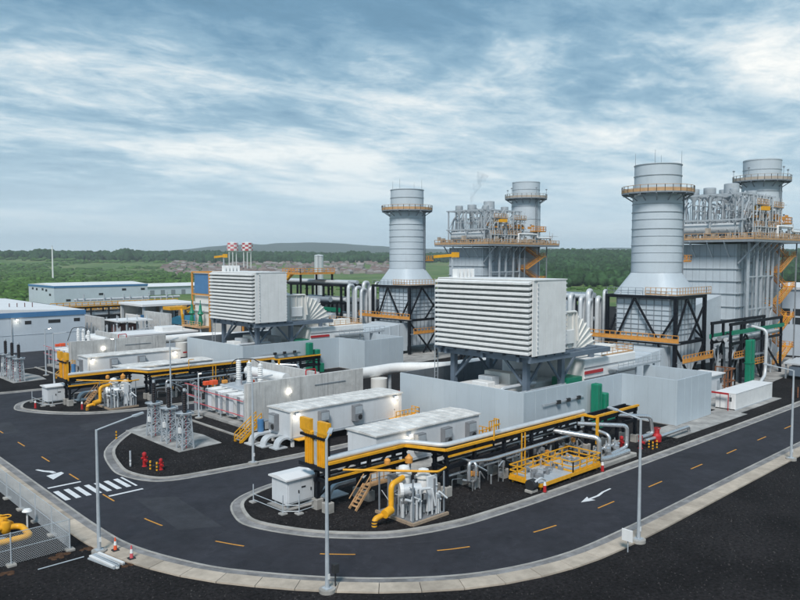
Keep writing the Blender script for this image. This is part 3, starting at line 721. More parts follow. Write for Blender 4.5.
for a, q in (((X0, yc, 17.3), (X0, ym, 9.2)), ((X0, ym, 9.2), (X0, Y0, 14.5)), ((X0, yc, 17.3), (X0, Y1 - 2, 9.2)), ((X0, ym, 9), (X0, Y0 + 2.2, .3)), ((X0, Y1 - 2, 9), (X0, Y1 - 3.4, .3)),
             ((X0, Y0, 10), (X0 + 4.5, Y0, 17.3)), ((X0 + 4.5, Y0, 17.3), (X1, Y0, 9)), ((X1, Y0, 16), (X0 + 5.5, Y0, 9)), ((X0, Y0, 8.5), (X1 - 4, Y0, .3)), ((X1, Y0, 8.5), (X0 + 5, Y0, .3)),
             ((X0, Y1, 9), (X0 + 6, Y1, 17.3)), ((X1, Y1, 9), (X0 + 6, Y1, 17.3)), ((X1, Y0, 9), (X1, yc, 17.3)), ((X1, Y1, 9), (X1, yc, 17.3))): t.part('brace', MB().beam(a, q, .34), 'black_steel')
for z, e in ((9.3, 1.2), ):
    t.part('gallery_deck', MB().box(X0 - e, X0 - .35, Y0 - 1.2, Y1 + 4.5, z - .15, z), 'galv_dark'); b = MB().rail([(X0 - e, Y0 - 1.2, z), (X0 - e, Y1 + 4.5, z)], 1.4, 1.2, .12)
    b.box(X0 - e - .03, X0 - e + .03, Y0 - 1.2, Y1 + 4.5, z, z + .75); t.part('gallery_railing', b, 'orange')
t.part('lower_gallery_deck', MB().box(X0, X1 + .5, Y0 - 1.6, Y0 - .35, 5.4, 5.55), 'galv_dark'); b = MB().rail([(X0, Y0 - 1.6, 5.55), (X1 + .5, Y0 - 1.6, 5.55)], 1.4, 1.2, .12); b.box(X0, X1, Y0 - 1.63, Y0 - 1.57, 5.55, 6.3)
t.part('lower_gallery_railing', b, 'orange'); t.part('upper_gallery_railing', MB().rail([(X0 - .2, Y0 + 6, 18), (X0 - .2, Y0 - .3, 18), (X1, Y0 - .3, 18), (X1 + 2, Y0 - .3, 18)], 1.4, 1.1, .10), 'pale_orange')
t.part('upper_gallery_deck', MB().box(X0 - .3, X1 + 2.2, Y0 - .4, Y0 + 1.2, 17.92, 18.0), 'galv_dark')
t.part('side_railing', MB().rail([(X0 - .2, Y0 + 6.5, 18), (X0 - .2, Y1, 18)], 1.3, 1.5, .07, False), 'galv_dark')

# ---- heat recovery boiler
t = T('recovery_boiler', 'tall grey heat recovery boiler topped by silencers and orange railings, @ unit', 'boiler', (170, AXY, 0), 'heat recovery boilers', True)
hx0, hx1, hy0, hy1, hz = 160.0, 174.0, 65.0, 78.0, 28.0
t.part('casing', MB().box(hx0, hx1, hy0, hy1, .3, hz), 'casing')
t.part('inlet_cone', MB().add([(140.7, 68.5, 3), (140.7, 75, 3), (140.7, 75, 14), (140.7, 68.5, 14), (hx0, 68, 2.5), (hx0, 77, 2.5), (hx0, 77, 17), (hx0, 68, 17)], [(0, 3, 2, 1), (0, 4, 7, 3), (1, 2, 6, 5), (3, 7, 6, 2), (0, 1, 5, 4)]), 'casing')
for z in (2.5, 5.6, 8.7, 11.6, 14.4, 17.2, 19.9, 22.6, 25.3): t.part('buckstay', MB().box(hx0 - .25, hx1 + .2, hy0 - .28, hy1 + .28, z, z + .16), 'rib')
b = MB()
for k in range(9):
    y = hy0 + .4 + k * 1.52; b.box(hx0 - .06, hx0, y, y + .05, .4, hz)
t.part('casing_seams', b, 'seam', kind='stuff')
b = MB()
for k in range(9):
    x = hx0 + .5 + k * 1.6; b.box(x, x + .1, hy0 - .14, hy0, .4, hz)
t.part('casing_seams', b, 'seam', kind='stuff')
for i, x in enumerate((160.3, 164.2, 167.4, 170.6, 173.8)): t.part('column', MB().beam((x, hy0 - 2.4 - .25 * (i % 2), .2), (x, hy0 - 2.4 - .25 * (i % 2), 28.6), .42), 'galv')
for z in (7, 14, 21): t.part('tie_beam', MB().beam((160.3, hy0 - 2.5, z), (173.8, hy0 - 2.5, z), .3), 'galv')
for i, x in enumerate((160.3, 164.2, 167.4, 170.6, 173.8)):
    t.part('platform_strut', MB().beam((x, hy0 - .2, 23.8), (x, hy0 - 4.6, 28.6), .34), 'galv')
    if i % 2: t.part('cross_brace', MB().beam((x, hy0 - 2.5, 7), (x + 3.2, hy0 - 2.5, 14), .2), 'galv')
for y in (66.5, 70.2, 74, 77.4): t.part('platform_strut', MB().beam((hx0 - .1, y, 25.2), (hx0 - 3.2, y, 28.6), .26), 'galv')
for x, z0, z1 in ((162.3, 1, 27), (166, 6, 28), (169, 1, 25), (172.3, 3, 28)): t.part('downcomer_pipe', MB().tube(rnd([(x, hy0 - .2, z1), (x, hy0 - 1.2, z1 - .8), (x, hy0 - 1.2, z0)], .6), .26, 8), 'alu', smooth=True)
px0, px1, py0, py1, pz_ = 156.8, 190.5, 60.2, 81.0, 28.9
t.part('platform_deck', MB().box(px0, px1, py0, py1, pz_ - .5, pz_), 'galv_dark')
b = MB().rail([(px0, py1, pz_), (px0, py0, pz_), (px1, py0, pz_), (px1, py1, pz_), (px0, py1, pz_)], 1.35, 1.5, .12)
b.box(px0 - .03, px0 + .03, py0, py1, pz_ + .05, pz_ + .45).box(px0, px1, py0 - .03, py0 + .03, pz_ + .05, pz_ + .45)
t.part('platform_railing', b, 'pale_orange')
# upper steel and drums
def lattice(xs, ys, z0, z1, s=.32):
    b = MB()
    for x in xs:
        for y in ys: b.beam((x, y, z0), (x, y, z1), s)
    return b
for x in (159.0, 162.2, 165.4, 168.6, 171.8, 175.0):
    for y in (63.6, 70.5, 77.4): t.part('penthouse_column', MB().beam((x, y, 28.9), (x, y, 38.8), .34), 'galv')
b = MB()
for z in (33.2, 38.7):
    for y in (63.6, 70.5, 77.4): b.beam((158.3, y, z), (175.8, y, z), .34)
    for x in (159.0, 162.2, 165.4, 168.6, 171.8, 175.0): b.beam((x, 62.8, z), (x, 78.2, z), .34)
t.part('penthouse_beams', b, 'galv', kind='stuff')
b = MB()
for x in (159.0, 165.4, 171.0):
    for y in (63.6, 77.4): b.beam((x, y, 33.3), (x + 4, y, 38.6), .2).beam((x + 4, y, 29), (x, y, 33.1), .2)
t.part('penthouse_braces', b, 'galv', kind='stuff')
for x, z in ((161.0, 31.4), (166.6, 31.4), (173.5, 31.4)):
    t.part('steam_drum', MB().tube([(x, 64.2, z), (x, 64.6, z), (x, 76.8, z), (x, 77.2, z)], 1.25, 16), 'alu', smooth=True)
for i, (x, y, r, zt) in enumerate(((161.2, 75.2, 1.3, 40.7), (164.6, 73.2, 1.55, 41.1), (168.6, 70.0, 1.9, 42.1), (172.2, 67.0, 1.3, 40.5), (164.2, 67.6, 1.1, 40.6), (173.6, 73.6, 1.5, 41.3))):
    t.part('silencer', MB().lathe(x, y, [(.3, 33), (.3, 37.4), (r * .86, 38.9), (r * .86, zt - .4), (r * .7, zt - .3), (r * .65, zt - .9)], 18), 'galv', smooth=True)
t.part('penthouse_columns', lattice((160.6, 163.8, 167, 170.2, 173.4), (62.0, 67, 74), 28.9, 36.6, .22), 'galv', kind='stuff')
b = MB()
for z in (31.2, 35.4, 36.6):
    for y in (62.0, 67, 74): b.beam((158.6, y, z), (176, y, z), .2)
for x in (159, 162.2, 165.4, 168.6, 171.4): b.beam((x, 62.2, 33.3), (x + 4, 62.2, 36.4), .14).beam((x + 4, 62.2, 29), (x, 62.2, 33.1), .14).beam((x, 63, 38.6), (x + 2, 68, 33.3), .14)
r5 = random.Random(55)
for k in range(90):
    x, y, z = r5.uniform(158.5, 176), r5.choice((61.4, 62.4, 63.6, 66, 70, 77)), r5.uniform(29, 38); d_ = r5.choice(((2.4, 0, 0), (0, 0, 2.6), (2.2, 0, 2.2), (0, 2.5, 0))); b.beam((x, y, z), (x + d_[0], y + d_[1], z + d_[2]), r5.choice((.10, .13, .17)))
for k in range(10):
    x = 158.6 + 1.75 * k; b.beam((x, 61.2, 28.9), (x, 61.2, 38.2), .15)
t.part('secondary_steel', b, 'alu', kind='stuff')
for x, z, w_ in ((158.8, 31.4, 5), (166.4, 31.6, 6), (160.2, 36.2, 6), (169.4, 36.0, 5.4)): t.part('side_walkway', MB().box(x, x + w_, 61.0, 62.2, z, z + .1), 'galv_dark'); t.part('side_railing', MB().rail([(x, 61.0, z + .1), (x + w_, 61.0, z + .1)], 1.2, 1.0, .10), 'pale_orange')
b = MB(); rr = random.Random(5)
for k in range(44):
    x, y = rr.uniform(159, 175), rr.uniform(62.5, 78); b.tube(rnd([(x, y, 29), (x, y, rr.uniform(33, 37.6)), (x + rr.uniform(-2, 2), y + rr.uniform(-2, 2), rr.uniform(37, 39.6))], .5, 3), rr.choice((.09, .13, .2)), 6)
for k in range(34):
    x, y = rr.uniform(159, 175), rr.choice((62.6, 63.2, 64.5, 66.5, 69, 72, 75, 78.5)); z = rr.uniform(29.2, 33); d_ = rr.choice((1.0, 1.8, 2.6))
    b.tube(rnd([(x, y, 29), (x, y, z + 1), (x + d_, y, z + 1), (x + d_, y + rr.choice((-1.5, 1.5)), z + 1), (x + d_, y + 1, z + 3.5)], .4, 3), rr.choice((.08, .12, .18)), 6)
t.part('steam_piping', b, 'galv', kind='stuff')
b = MB()
for k in range(46):
    x, y, z = rr.uniform(158.5, 179), rr.choice((61.4, 62.2, 63.0, 65.5, 68.5)), rr.choice((29.9, 30.4, 31.6, 34, 34.6)); s_ = rr.uniform(.25, .6); b.box(x, x + s_ * 1.6, y, y + s_, z, z + s_ * 1.5)
t.part('valve_actuators', b, 'ac_grey', kind='stuff')
b = MB()
for k in range(22):
    x, y, z = rr.uniform(158.5, 179), rr.choice((61.6, 62.6, 64.0)), rr.choice((30.0, 33.6, 34.2)); b.box(x, x + rr.uniform(.5, 1.4), y, y + .4, z, z + rr.uniform(.4, .9))
t.part('instrument_boxes', b, 'orange', kind='stuff')
b = MB()
for k in range(70):
    x, y = (rr.uniform(157.5, 189), rr.uniform(60.6, 61.4)) if k % 3 else (rr.uniform(157.2, 158.2), rr.uniform(61, 80)); s_ = rr.uniform(.4, 1.0); z = rr.choice((29.0, 29.0, 29.5, 30.1)); b.box(x, x + s_ * 1.3, y, y + s_ * .7, z, z + rr.uniform(.4, 1.5))
t.part('deck_equipment', b, 'beige', kind='stuff')
b = MB()
for k in range(22):
    x = 157.4 + 1.45 * k; b.beam((x, 60.9, 28.9), (x, 60.9, rr.uniform(30.4, 33.2)), .16)
    if k % 2: b.beam((x, 60.9, 31.6), (x + 2.9, 60.9, 31.6), .16)
t.part('deck_posts', b, 'alu', kind='stuff')
for x, z, y in ((160.5, 33.4, 62.3), (168, 33.4, 62.3)):
    t.part('upper_walkway', MB().box(x, x + 7.2, y, y + 1.3, z, z + .12), 'galv_dark'); t.part('upper_walkway_railing', MB().rail([(x, y, z + .12), (x + 7.2, y, z + .12)], 1.3, 1.2, .12), 'pale_orange')
t.part('piping_frame', MB().tube(rnd([(171, 60.8, 29), (171, 60.8, 32), (180, 60.8, 32), (180, 60.8, 31), (187, 60.8, 31)], .3), .26, 8), 'white_metal', smooth=True)
t.part('jib_hoist', MB().beam((161, 62, 35.6), (165.2, 60.5, 35.6), .5, .9), 'yellow')
# boiler stack
t = T('boiler_stack', 'grey exhaust stack with a ring gallery behind the @ boiler', 'stack', (186.8, AXY, 0), 'rear exhaust stacks', True)
cx, cy = 187.2, AXY
t.part('shell', MB().lathe(cx, cy, [(4.55, .2), (4.5, 43.4), (4.25, 43.6), (4.3, 48.7), (4.0, 48.75), (4.0, 44)], 44), 'stack', smooth=True)
t.part('breeching_duct', MB().box(174.1, 184.5, 67.2, 74.5, 8, 25), 'casing')
for z in [5 + 4.0 * i for i in range(10)] + [46.2, 48.4]: t.part('stiffening_ring', MB().lathe(cx, cy, [(4.2, z), (4.61 if z < 43 else 4.36, z), (4.61 if z < 43 else 4.36, z + .09), (4.2, z + .09)], 44), 'rib')
ring_platform(t, cx, cy, 4.4, 6.5, 43.6, 'beige')
t.part('ladder', MB().ladder((cx - 1, cy - 4.8, 29), (cx - 1, cy - 4.8, 43.5), (1, 0, 0), .8, .12), 'galv_dark')
t.part('sampling_platform', MB().box(cx - 3.6, cx + 1.5, cy - 6.6, cy - 4.3, 33, 33.15).rail([(cx - 3.6, cy - 4.6, 33.15), (cx - 3.6, cy - 6.6, 33.15), (cx + 1.5, cy - 6.6, 33.15), (cx + 1.5, cy - 4.6, 33.15)], 1.5, 1, .14), 'orange')
for k in range(5): a = R(30 + 72 * k); t.part('gallery_lamp', MB().cyl((cx + 6.4 * math.cos(a), cy + 6.4 * math.sin(a), 44.8), (cx + 6.4 * math.cos(a), cy + 6.4 * math.sin(a), 46.4), .06, n=5).box(cx + 6.4 * math.cos(a) - .2, cx + 6.4 * math.cos(a) + .2, cy + 6.4 * math.sin(a) - .2, cy + 6.4 * math.sin(a) + .2, 46.3, 46.6), 'galv_dark')
# zigzag stair tower
t = T('stair_tower', 'orange zigzag stair tower beside the @ boiler', 'stairs', (180, 63, 0), 'orange stair towers', True)
sx0, sx1, sy0, sy1 = 176.2, 185.6, 61.9, 64.9
for x in (sx0 - .8, sx1 + .8):
    for y in (sy0, sy1): t.part('post', MB().beam((x, y, .2), (x, y, 29.6), .26), 'galv_dark')
for k in range(8):
    z = .3 + 3.57 * k;  a, q = (sx0 + .6, sx1 - .6) if k % 2 == 0 else (sx1 - .6, sx0 + .6); yy = sy0 + .7 if k % 2 == 0 else sy1 - .7
    b = MB()
    for s in (-.6, .6): b.beam((a, yy + s, z), (q, yy + s, z + 3.57), .1, .42)
    for i in range(1, 11): f = i / 11; b.box(a + (q - a) * f - .25, a + (q - a) * f + .25, yy - .6, yy + .6, z + 3.57 * f - .04, z + 3.57 * f + .02)
    t.part('flight', b, 'orange')
    b = MB()
    for s in (-.6, .6):
        for h in (1.1, .6): b.beam((a, yy + s, z + h), (q, yy + s, z + 3.57 + h), .1)
        for i in range(5): f = i / 4; b.beam((a + (q - a) * f, yy + s, z + 3.57 * f), (a + (q - a) * f, yy + s, z + 3.57 * f + 1.1), .08)
    t.part('handrail', b, 'yellow' if k < 5 else 'orange')
    e = sx1 - .6 if k % 2 == 0 else sx0 - .8
    b = MB().box(e, e + 1.5, sy0, sy1, z + 3.5, z + 3.6); xe = e + 1.5 if k % 2 == 0 else e
    b.rail([(e, sy0, z + 3.6), (e + 1.5, sy0, z + 3.6)], 1.2, 1, .1); b.rail([(xe, sy0, z + 3.6), (xe, sy1, z + 3.6)], 1.2, 1, .1); t.part('landing', b, 'orange')

# ---- vertical steam lines beside the stack frame
for i, (x, y, zt, rr_) in enumerate(((126.3, 84.2, 17.5, .5), (127.6, 82.6, 17.0, .42), (128.4, 81.2, 16.4, .42), (130.4, 82.6, 18.2, .55), (131.6, 81.2, 16.8, .5), (132.8, 80.4, 18.3, .3))):
    nm = ['first', 'second', 'third', 'fourth', 'fifth', 'sixth'][i]
    single('steam_riser', MB().tube(rnd([(x, y, .2), (x, y, zt), (x + 2.6, y + 1.0, zt), (x + 2.6, y + 1.0, 6)], 1.1, 5), rr_, 10), 'alu', nm + ' silver steam riser from the left beside the @ black stack frame', 'pipe', (x, y, 0), 'silver steam risers', True, True)
# ================================================================== yard equipment of one unit
def ac_unit(t, x, y, z, face, wd=1.5, ht=2.2, dp=.75):
    """wall air conditioner; face 'y' hangs on a wall facing -y, 'x' on a wall facing -x"""
    if face == 'y':
        o = t.part('air_conditioner', MB().bev(x, x + wd, y - dp, y, z, z + ht, .05), 'ac_grey')
        t.part('grille', MB().box(x + .12, x + wd - .12, y - dp - .03, y - dp + .01, z + ht * .45, z + ht - .18), 'galv', o)
        t.part('fan_guard', MB().cyl((x + wd * .66, y - dp - .05, z + .5), (x + wd * .66, y - dp + .02, z + .5), .36, n=12), 'dark', o)
    else:
        o = t.part('air_conditioner', MB().bev(x - dp, x, y, y + wd, z, z + ht, .05), 'ac_grey')
        t.part('grille', MB().box(x - dp - .03, x - dp + .01, y + .12, y + wd - .12, z + ht * .45, z + ht - .18), 'galv', o)
        t.part('fan_guard', MB().cyl((x - dp - .05, y + .5, z + .5), (x - dp + .02, y + .5, z + .5), .36, n=12), 'dark', o)
def lampbox(t, x, y, z, name='floodlight'):
    o = t.part(name, MB().bev(x - .28, x + .28, y - .3, y, z, z + .3, .04), 'galv'); t.part('lens', MB().box(x - .22, x + .22, y - .33, y - .302, z - .05, z + .24), 'lamp_on', o)
    ld = bpy.data.lights.new('lamp', 'POINT'); ld.energy = 22; ld.color = (1, .86, .66); ld.shadow_soft_size = .25
    l = bpy.data.objects.new('lamp', ld); COL.objects.link(l); l.parent = o; l.location = V(x, y - .75, z - .25) - t.org
def ehouse(label, x0, x1, y0, y1, z0, z1, acs, endac, grp='white electrical houses'):
    t = T('electrical_house', label, 'electrical house', (x0, y0, 0), grp, True)
    t.part('body', MB().box(x0, x1, y0, y1, z0, z1 - .16), 'trailer')
    n = round((x1 - x0) / 1.25)
    t.part('roof', MB().add([(x0 - .2, y0 - .2, z1 - .16), (x1 + .2, y0 - .2, z1 - .16), (x1 + .2, y1 + .2, z1 - .16), (x0 - .2, y1 + .2, z1 - .16), (x0 - .2, y0 - .2, z1), (x1 + .2, y0 - .2, z1), (x1 + .2, y1 + .2, z1), (x0 - .2, y1 + .2, z1), (x0 - .2, (y0 + y1) / 2, z1 + .12), (x1 + .2, (y0 + y1) / 2, z1 + .12)],
        [(0, 1, 5, 4), (2, 3, 7, 6), (1, 2, 6, 9, 5), (3, 0, 4, 8, 7), (4, 5, 9, 8), (8, 9, 6, 7), (3, 2, 1, 0)]), 'trailer_roof')
    b = MB()
    for i in range(1, n): x = x0 + (x1 - x0) * i / n; b.beam((x, y0 - .2, z1 + .02), (x, (y0 + y1) / 2, z1 + .14), .05, .06); b.beam((x, (y0 + y1) / 2, z1 + .14), (x, y1 + .2, z1 + .02), .05, .06)
    t.part('roof_seams', b, 'trailer_roof')
    t.part('base_frame', MB().box(x0 - .05, x1 + .05, y0 - .05, y1 + .05, z0 - .3, z0 + .02), 'galv')
    for x in [x0 + .5 + (x1 - x0 - 1) * i / 4 for i in range(5)]:
        for y in (y0 + .3, y1 - .3): t.part('leg', MB().beam((x, y, .15), (x, y, z0 - .28), .35), 'white_metal')
    for x in acs: ac_unit(t, x, y0, z0 + .75, 'y')
    if endac: ac_unit(t, x0, y0 + endac, z0 + .6, 'x')
    xd = x1 - 1.7
    d = t.part('door', MB().bev(xd, xd + 1.1, y0 - .06, y0 + .02, z0 + .05, z0 + 2.3, .02), 'white_metal'); t.part('handle', MB().box(xd + .12, xd + .2, y0 - .12, y0 - .05, z0 + 1.1, z0 + 1.25), 'dark', d)
    return t
t = ehouse('long white electrical house on legs before the @ concrete firewall', 54.2, 74.2, 78.7, 83.8, 1.45, 5.0, (58.6, 64.5), 2.6)
t.part('corner_gutter', MB().box(54.1, 54.35, 78.55, 78.75, 1.4, 4.9), 'white_metal')
lampbox(t, 55.2, 78.62, 4.35); lampbox(t, 72.8, 78.62, 4.3)
b = MB().box(71.5, 76.2, 77.0, 78.6, 1.35, 1.47).rail([(71.5, 77.0, 1.47), (76.2, 77.0, 1.47), (76.2, 78.6, 1.47)], 1.2, .8, .09); t.part('door_platform', b, 'yellow')
b = MB().box(54.6, 57.6, 77.4, 78.6, 1.2, 1.3); t.part('step_platform', b, 'yellow')
t = ehouse('white electrical house with three wall coolers behind the @ pipe rack', 55.0, 73.1, 62.6, 67.8, .8, 4.5, (61.0, 65.7, 70.3), None)
lampbox(t, 60.2, 62.5, 3.6)
b = MB().box(73.2, 75.4, 62.6, 64.6, .7, .8).rail([(73.2, 62.6, .8), (75.4, 62.6, .8), (75.4, 64.6, .8)], 1.3, .7, .1); t.part('end_platform', b, 'yellow')
t.part('yellow_cage', MB().rail([(74, 61.6, .2), (76, 61.6, .2), (76, 62.4, .2)], 3.2, .5, .1, False, (1, .75, .5)), 'yellow')
# stair to the long house
t = T('access_stair', 'yellow access stair at the end of the @ long white house', 'stairs', (50.6, 86, 0), 'yellow access stairs', True)
b = MB()
for s in (85.3, 86.7): b.beam((50.6, s, .15), (54.0, s, 2.6), .1, .4)
t.part('stringers', b, 'yellow'); b = MB()
for i in range(1, 10): f = i / 10; b.box(50.6 + 3.4 * f - .2, 50.6 + 3.4 * f + .2, 85.3, 86.7, .15 + 2.45 * f, .2 + 2.45 * f)
t.part('treads', b, 'galv_dark')
for s in (85.3, 86.7):
    b = MB()
    for h in (1.15, .6): b.beam((50.6, s, .15 + h), (54, s, 2.6 + h), .1)
    for i in range(5): f = i / 4; b.beam((50.6 + 3.4 * f, s, .15 + 2.45 * f), (50.6 + 3.4 * f, s, 1.3 + 2.45 * f), .09)
    t.part('handrail', b, 'yellow')
t.part('landing', MB().box(54, 55.4, 85.2, 86.8, 2.5, 2.6), 'galv_dark'); t.part('support', MB().beam((54.8, 86, .1), (54.8, 86, 2.5), .2), 'galv_dark')
single('blue_drum', MB().lathe(53.4, 84.6, [(.01, 1.35), (.42, 1.35), (.45, 1.8), (.42, 2.3), (.45, 2.75), (.42, 3.1), (.01, 3.12)], 14), 'blue', 'blue drum at the end of the @ long white house', 'drum', (53.4, 84.6, 1.35), None, True, True)
# cable ducts bending into the ground
for k, (x, y, L) in enumerate(((51.4, 83.4, 3.5), (51.9, 81.3, 3.5), (52.6, 79.2, 3.5))):
    p = [(x, z) for z in (.12,)] ; b = MB()
    c = [(x + 1.1 - 1.1 * math.cos(a), .12 + .2 + 1.15 * math.sin(a)) for a in [R(12 * i) for i in range(8)]] + [(x + L, 1.42)]
    b.strip([(q[0], y, q[1]) for q in c], [(q[0], y + 1.15, q[1]) for q in c]); b.strip([(q[0] + .12, y + 1.15, q[1] - .25) for q in c], [(q[0] + .12, y, q[1] - .25) for q in c])
    b.strip([(q[0] + .12, y, q[1] - .25) for q in c], [(q[0], y, q[1]) for q in c]); b.strip([(q[0], y + 1.15, q[1]) for q in c], [(q[0] + .12, y + 1.15, q[1] - .25) for q in c]); b.box(x - .5, x + 1.3, y - .25, y + 1.4, .1, .3)
    single('cable_duct', b, 'alu', ['leftmost', 'middle', 'rightmost'][k] + ' silver cable duct curving into the gravel under the @ long white house', 'duct', (x, y, 0), 'curved cable ducts', True, True)
x, y = 45.6, 59.2
b = MB(); c = [(x + 1.2 - 1.2 * math.cos(a), .3 + 1.2 * math.sin(a)) for a in [R(12 * i) for i in range(8)]] + [(x + 4, 1.55)]
b.strip([(q[0], y, q[1]) for q in c], [(q[0], y + 1.3, q[1]) for q in c]); b.strip([(q[0], y, q[1]) for q in c], [(q[0] + .15, y, q[1] - .3) for q in c]); b.strip([(q[0] + .15, y + 1.3, q[1] - .3) for q in c], [(q[0] + .15, y, q[1] - .3) for q in c]); b.box(x - .5, x + 2.2, y - .4, y + 1.5, .1, .26)
single('cable_duct', b, 'alu', 'silver cable duct arching out of the gravel under the @ pipe rack', 'duct', (x, y, 0), 'curved cable ducts', True, True)

# ---- concrete firewall
t = T('firewall', 'streaked bare concrete firewall beside the @ transformer', 'wall', (60, 90, 0), 'concrete firewalls', True)
me = mesh(MB().bev(.01, 2.37, -.25, .25, .05, 7.15, .03), 'firewall')
for i in range(9): t.piece('wall_panel', me, (54.8 + 2.38 * i, 90.2, 0))
for i in range(8): t.piece('wall_panel', me, (67.6, 90.5 + 2.38 * i, .2), None, R(90))
for i in range(10): t.part('buttress', MB().box(54.6 + 2.38 * i, 55.0 + 2.38 * i, 90.45, 90.8, .05, 7.0), 'firewall')
t.part('steel_angle', MB().box(66.5, 72.5, 89.86, 89.95, 5.5, 5.62), 'galv_dark'); t.part('red_sprinkler_loop', MB().tube(rnd([(65.4, 90.7, 3), (65.4, 90.7, 7.9), (67.2, 90.7, 7.9), (67.2, 90.7, 7.1)], .2, 3), .10, 6), 'red', smooth=True)
t.part('floodlight', MB().box(61.4, 61.9, 89.6, 89.94, 5.0, 5.35), 'lamp_on')
# ---- transformer
t = T('transformer', 'grey transformer with radiator banks and red sprinkler pipes, @ unit', 'transformer', (61, 100, 0), 'main transformers', True)
t.part('tank', MB().bev(59.2, 65.2, 93.6, 106, .6, 4.6, .15), 'galv'); t.part('bund', MB().box(55.4, 66.6, 92, 107.6, .1, .5), 'slab')
fin = mesh(MB().bev(0, 2.3, 0, .26, 0, 3.3, .04), 'white_metal')
for k in range(4):
    y0 = 93.6 + k * 3.25; o = t.part('radiator', MB().tube(rnd([(59.3, y0 + .3, 4.2), (57.4, y0 + .3, 4.2), (57.4, y0 + 1.9, 4.2), (59.3, y0 + 1.9, 4.2)], .2, 3), .16, 6).box(56.4, 58.6, y0 + .1, y0 + 2.1, .95, 1.1), 'white_metal')
    for i in range(5): t.piece('fin', fin, (56.4, y0 + .1 + .42 * i, 1.0), o)
    t.part('radiator_panel', MB().box(56.33, 56.4, y0 + .08, y0 + 1.25, 1.05, 4.25), 'trailer', o)
    t.part('radiator_panel', MB().box(56.32, 56.4, y0 + 1.3, y0 + 2.1, 1.05, 4.25), 'galv_dark', o)
for z in (1.7, 3.9): t.part('sprinkler_pipe', MB().beam((56.0, 93, z), (56.0, 108.5, z), .11).beam((56.0, 93, z), (58.5, 93, z), .11), 'pink')
for y in (93.2, 100, 107.8): t.part('pipe_post', MB().beam((56.0, y, .1), (56.0, y, 4.2), .14), 'galv')
b = MB()
for y in (106.5, 108.6, 111): b.beam((56.2, y, .1), (56.2, y, 4.3), .14); b.beam((59.8, y, .1), (59.8, y, 4.3), .14)
b.beam((56.2, 106.5, 2.4), (56.2, 111, 2.4), .12); t.part('pipe_stand', b, 'galv'); t.part('sprinkler_pipe', MB().beam((56.2, 106.5, 4.3), (56.2, 112, 4.3), .12).beam((56.2, 106.5, 2.6), (56.2, 112, 2.6), .12), 'pink')
for i, (x, y) in enumerate(((61.0, 96.6), (61.0, 99.8), (61.0, 103))):
    o = t.part('bushing', MB().cyl((x, y, 4.6), (x, y, 5.4), .6, .5, 12), 'galv', smooth=True); t.part('porcelain', MB().lathe(x, y, [(.3, 5.4)] + [(.44 if j % 2 else .3, 5.4 + .16 * j) for j in range(1, 20)] + [(.18, 8.6), (.05, 8.9)], 12), 'white_metal', o, True)
for a, q in (((61, 96.6, 8.8), (61, 99.8, 8.8)),): t.part('jumper', MB().tube(rnd([(61, 96.6, 8.8), (60.5, 98, 9.4), (59, 101, 9.1), (58.6, 103, 6)], .8, 4), .08, 5), 'dark')
t.part('conservator', MB().tube([(64.2, 94.2, 6.3), (64.2, 105.4, 6.3)], .8, 14), 'white_metal', smooth=True)
for y in (96, 103): t.part('conservator_leg', MB().beam((64.2, y, 4.5), (64.2, y, 5.6), .3), 'galv')
for (x, y, z, s) in ((58.2, 106.6, 4.4, .7), (57.5, 107.6, 4.3, .6), (59.5, 105.2, 4.7, .5), (62.2, 101.6, 4.7, .6), (60.2, 95.2, 4.7, .4)): t.part('valve_box', MB().bev(x, x + s * 1.6, y, y + s * 1.3, z, z + s, .05), 'cone_orange' if s > .5 else 'orange')
t.part('cable_box', MB().bev(59.4, 62, 91.6, 93.6, .6, 3.4, .1), 'trailer')
# ---- isolated bus duct
t = T('bus_duct', 'thick white bus duct running from the @ firewall to the turbine wall', 'duct', (80, 92.6, 0), 'white bus ducts', True)
t.part('duct', MB().tube(rnd([(74.5, 92.6, 5.7), (86, 92.6, 5.9), (92.5, 87.2, 5.9), (106, 86.6, 5.9)], 1.8, 6), .95, 16), 'white_metal', smooth=True)
for x, y in ((76, 92.6), (84.5, 92.6), (96, 87)): t.part('support', MB().cyl((x, y, .2), (x, y, 5.0), .3, n=8), 'galv')
t.part('breaker_drum', MB().cyl((80.6, 91.0, 1.6), (80.6, 91.0, 4.9), 1.4, n=18), 'cream', smooth=True)
t.part('yellow_bracket', MB().box(85.5, 86.2, 88.4, 89.4, 3.2, 5.6), 'yellow'); t.part('red_pipe', MB().beam((79, 87.0, 3.0), (87, 87.0, 3.2), .3), 'red')
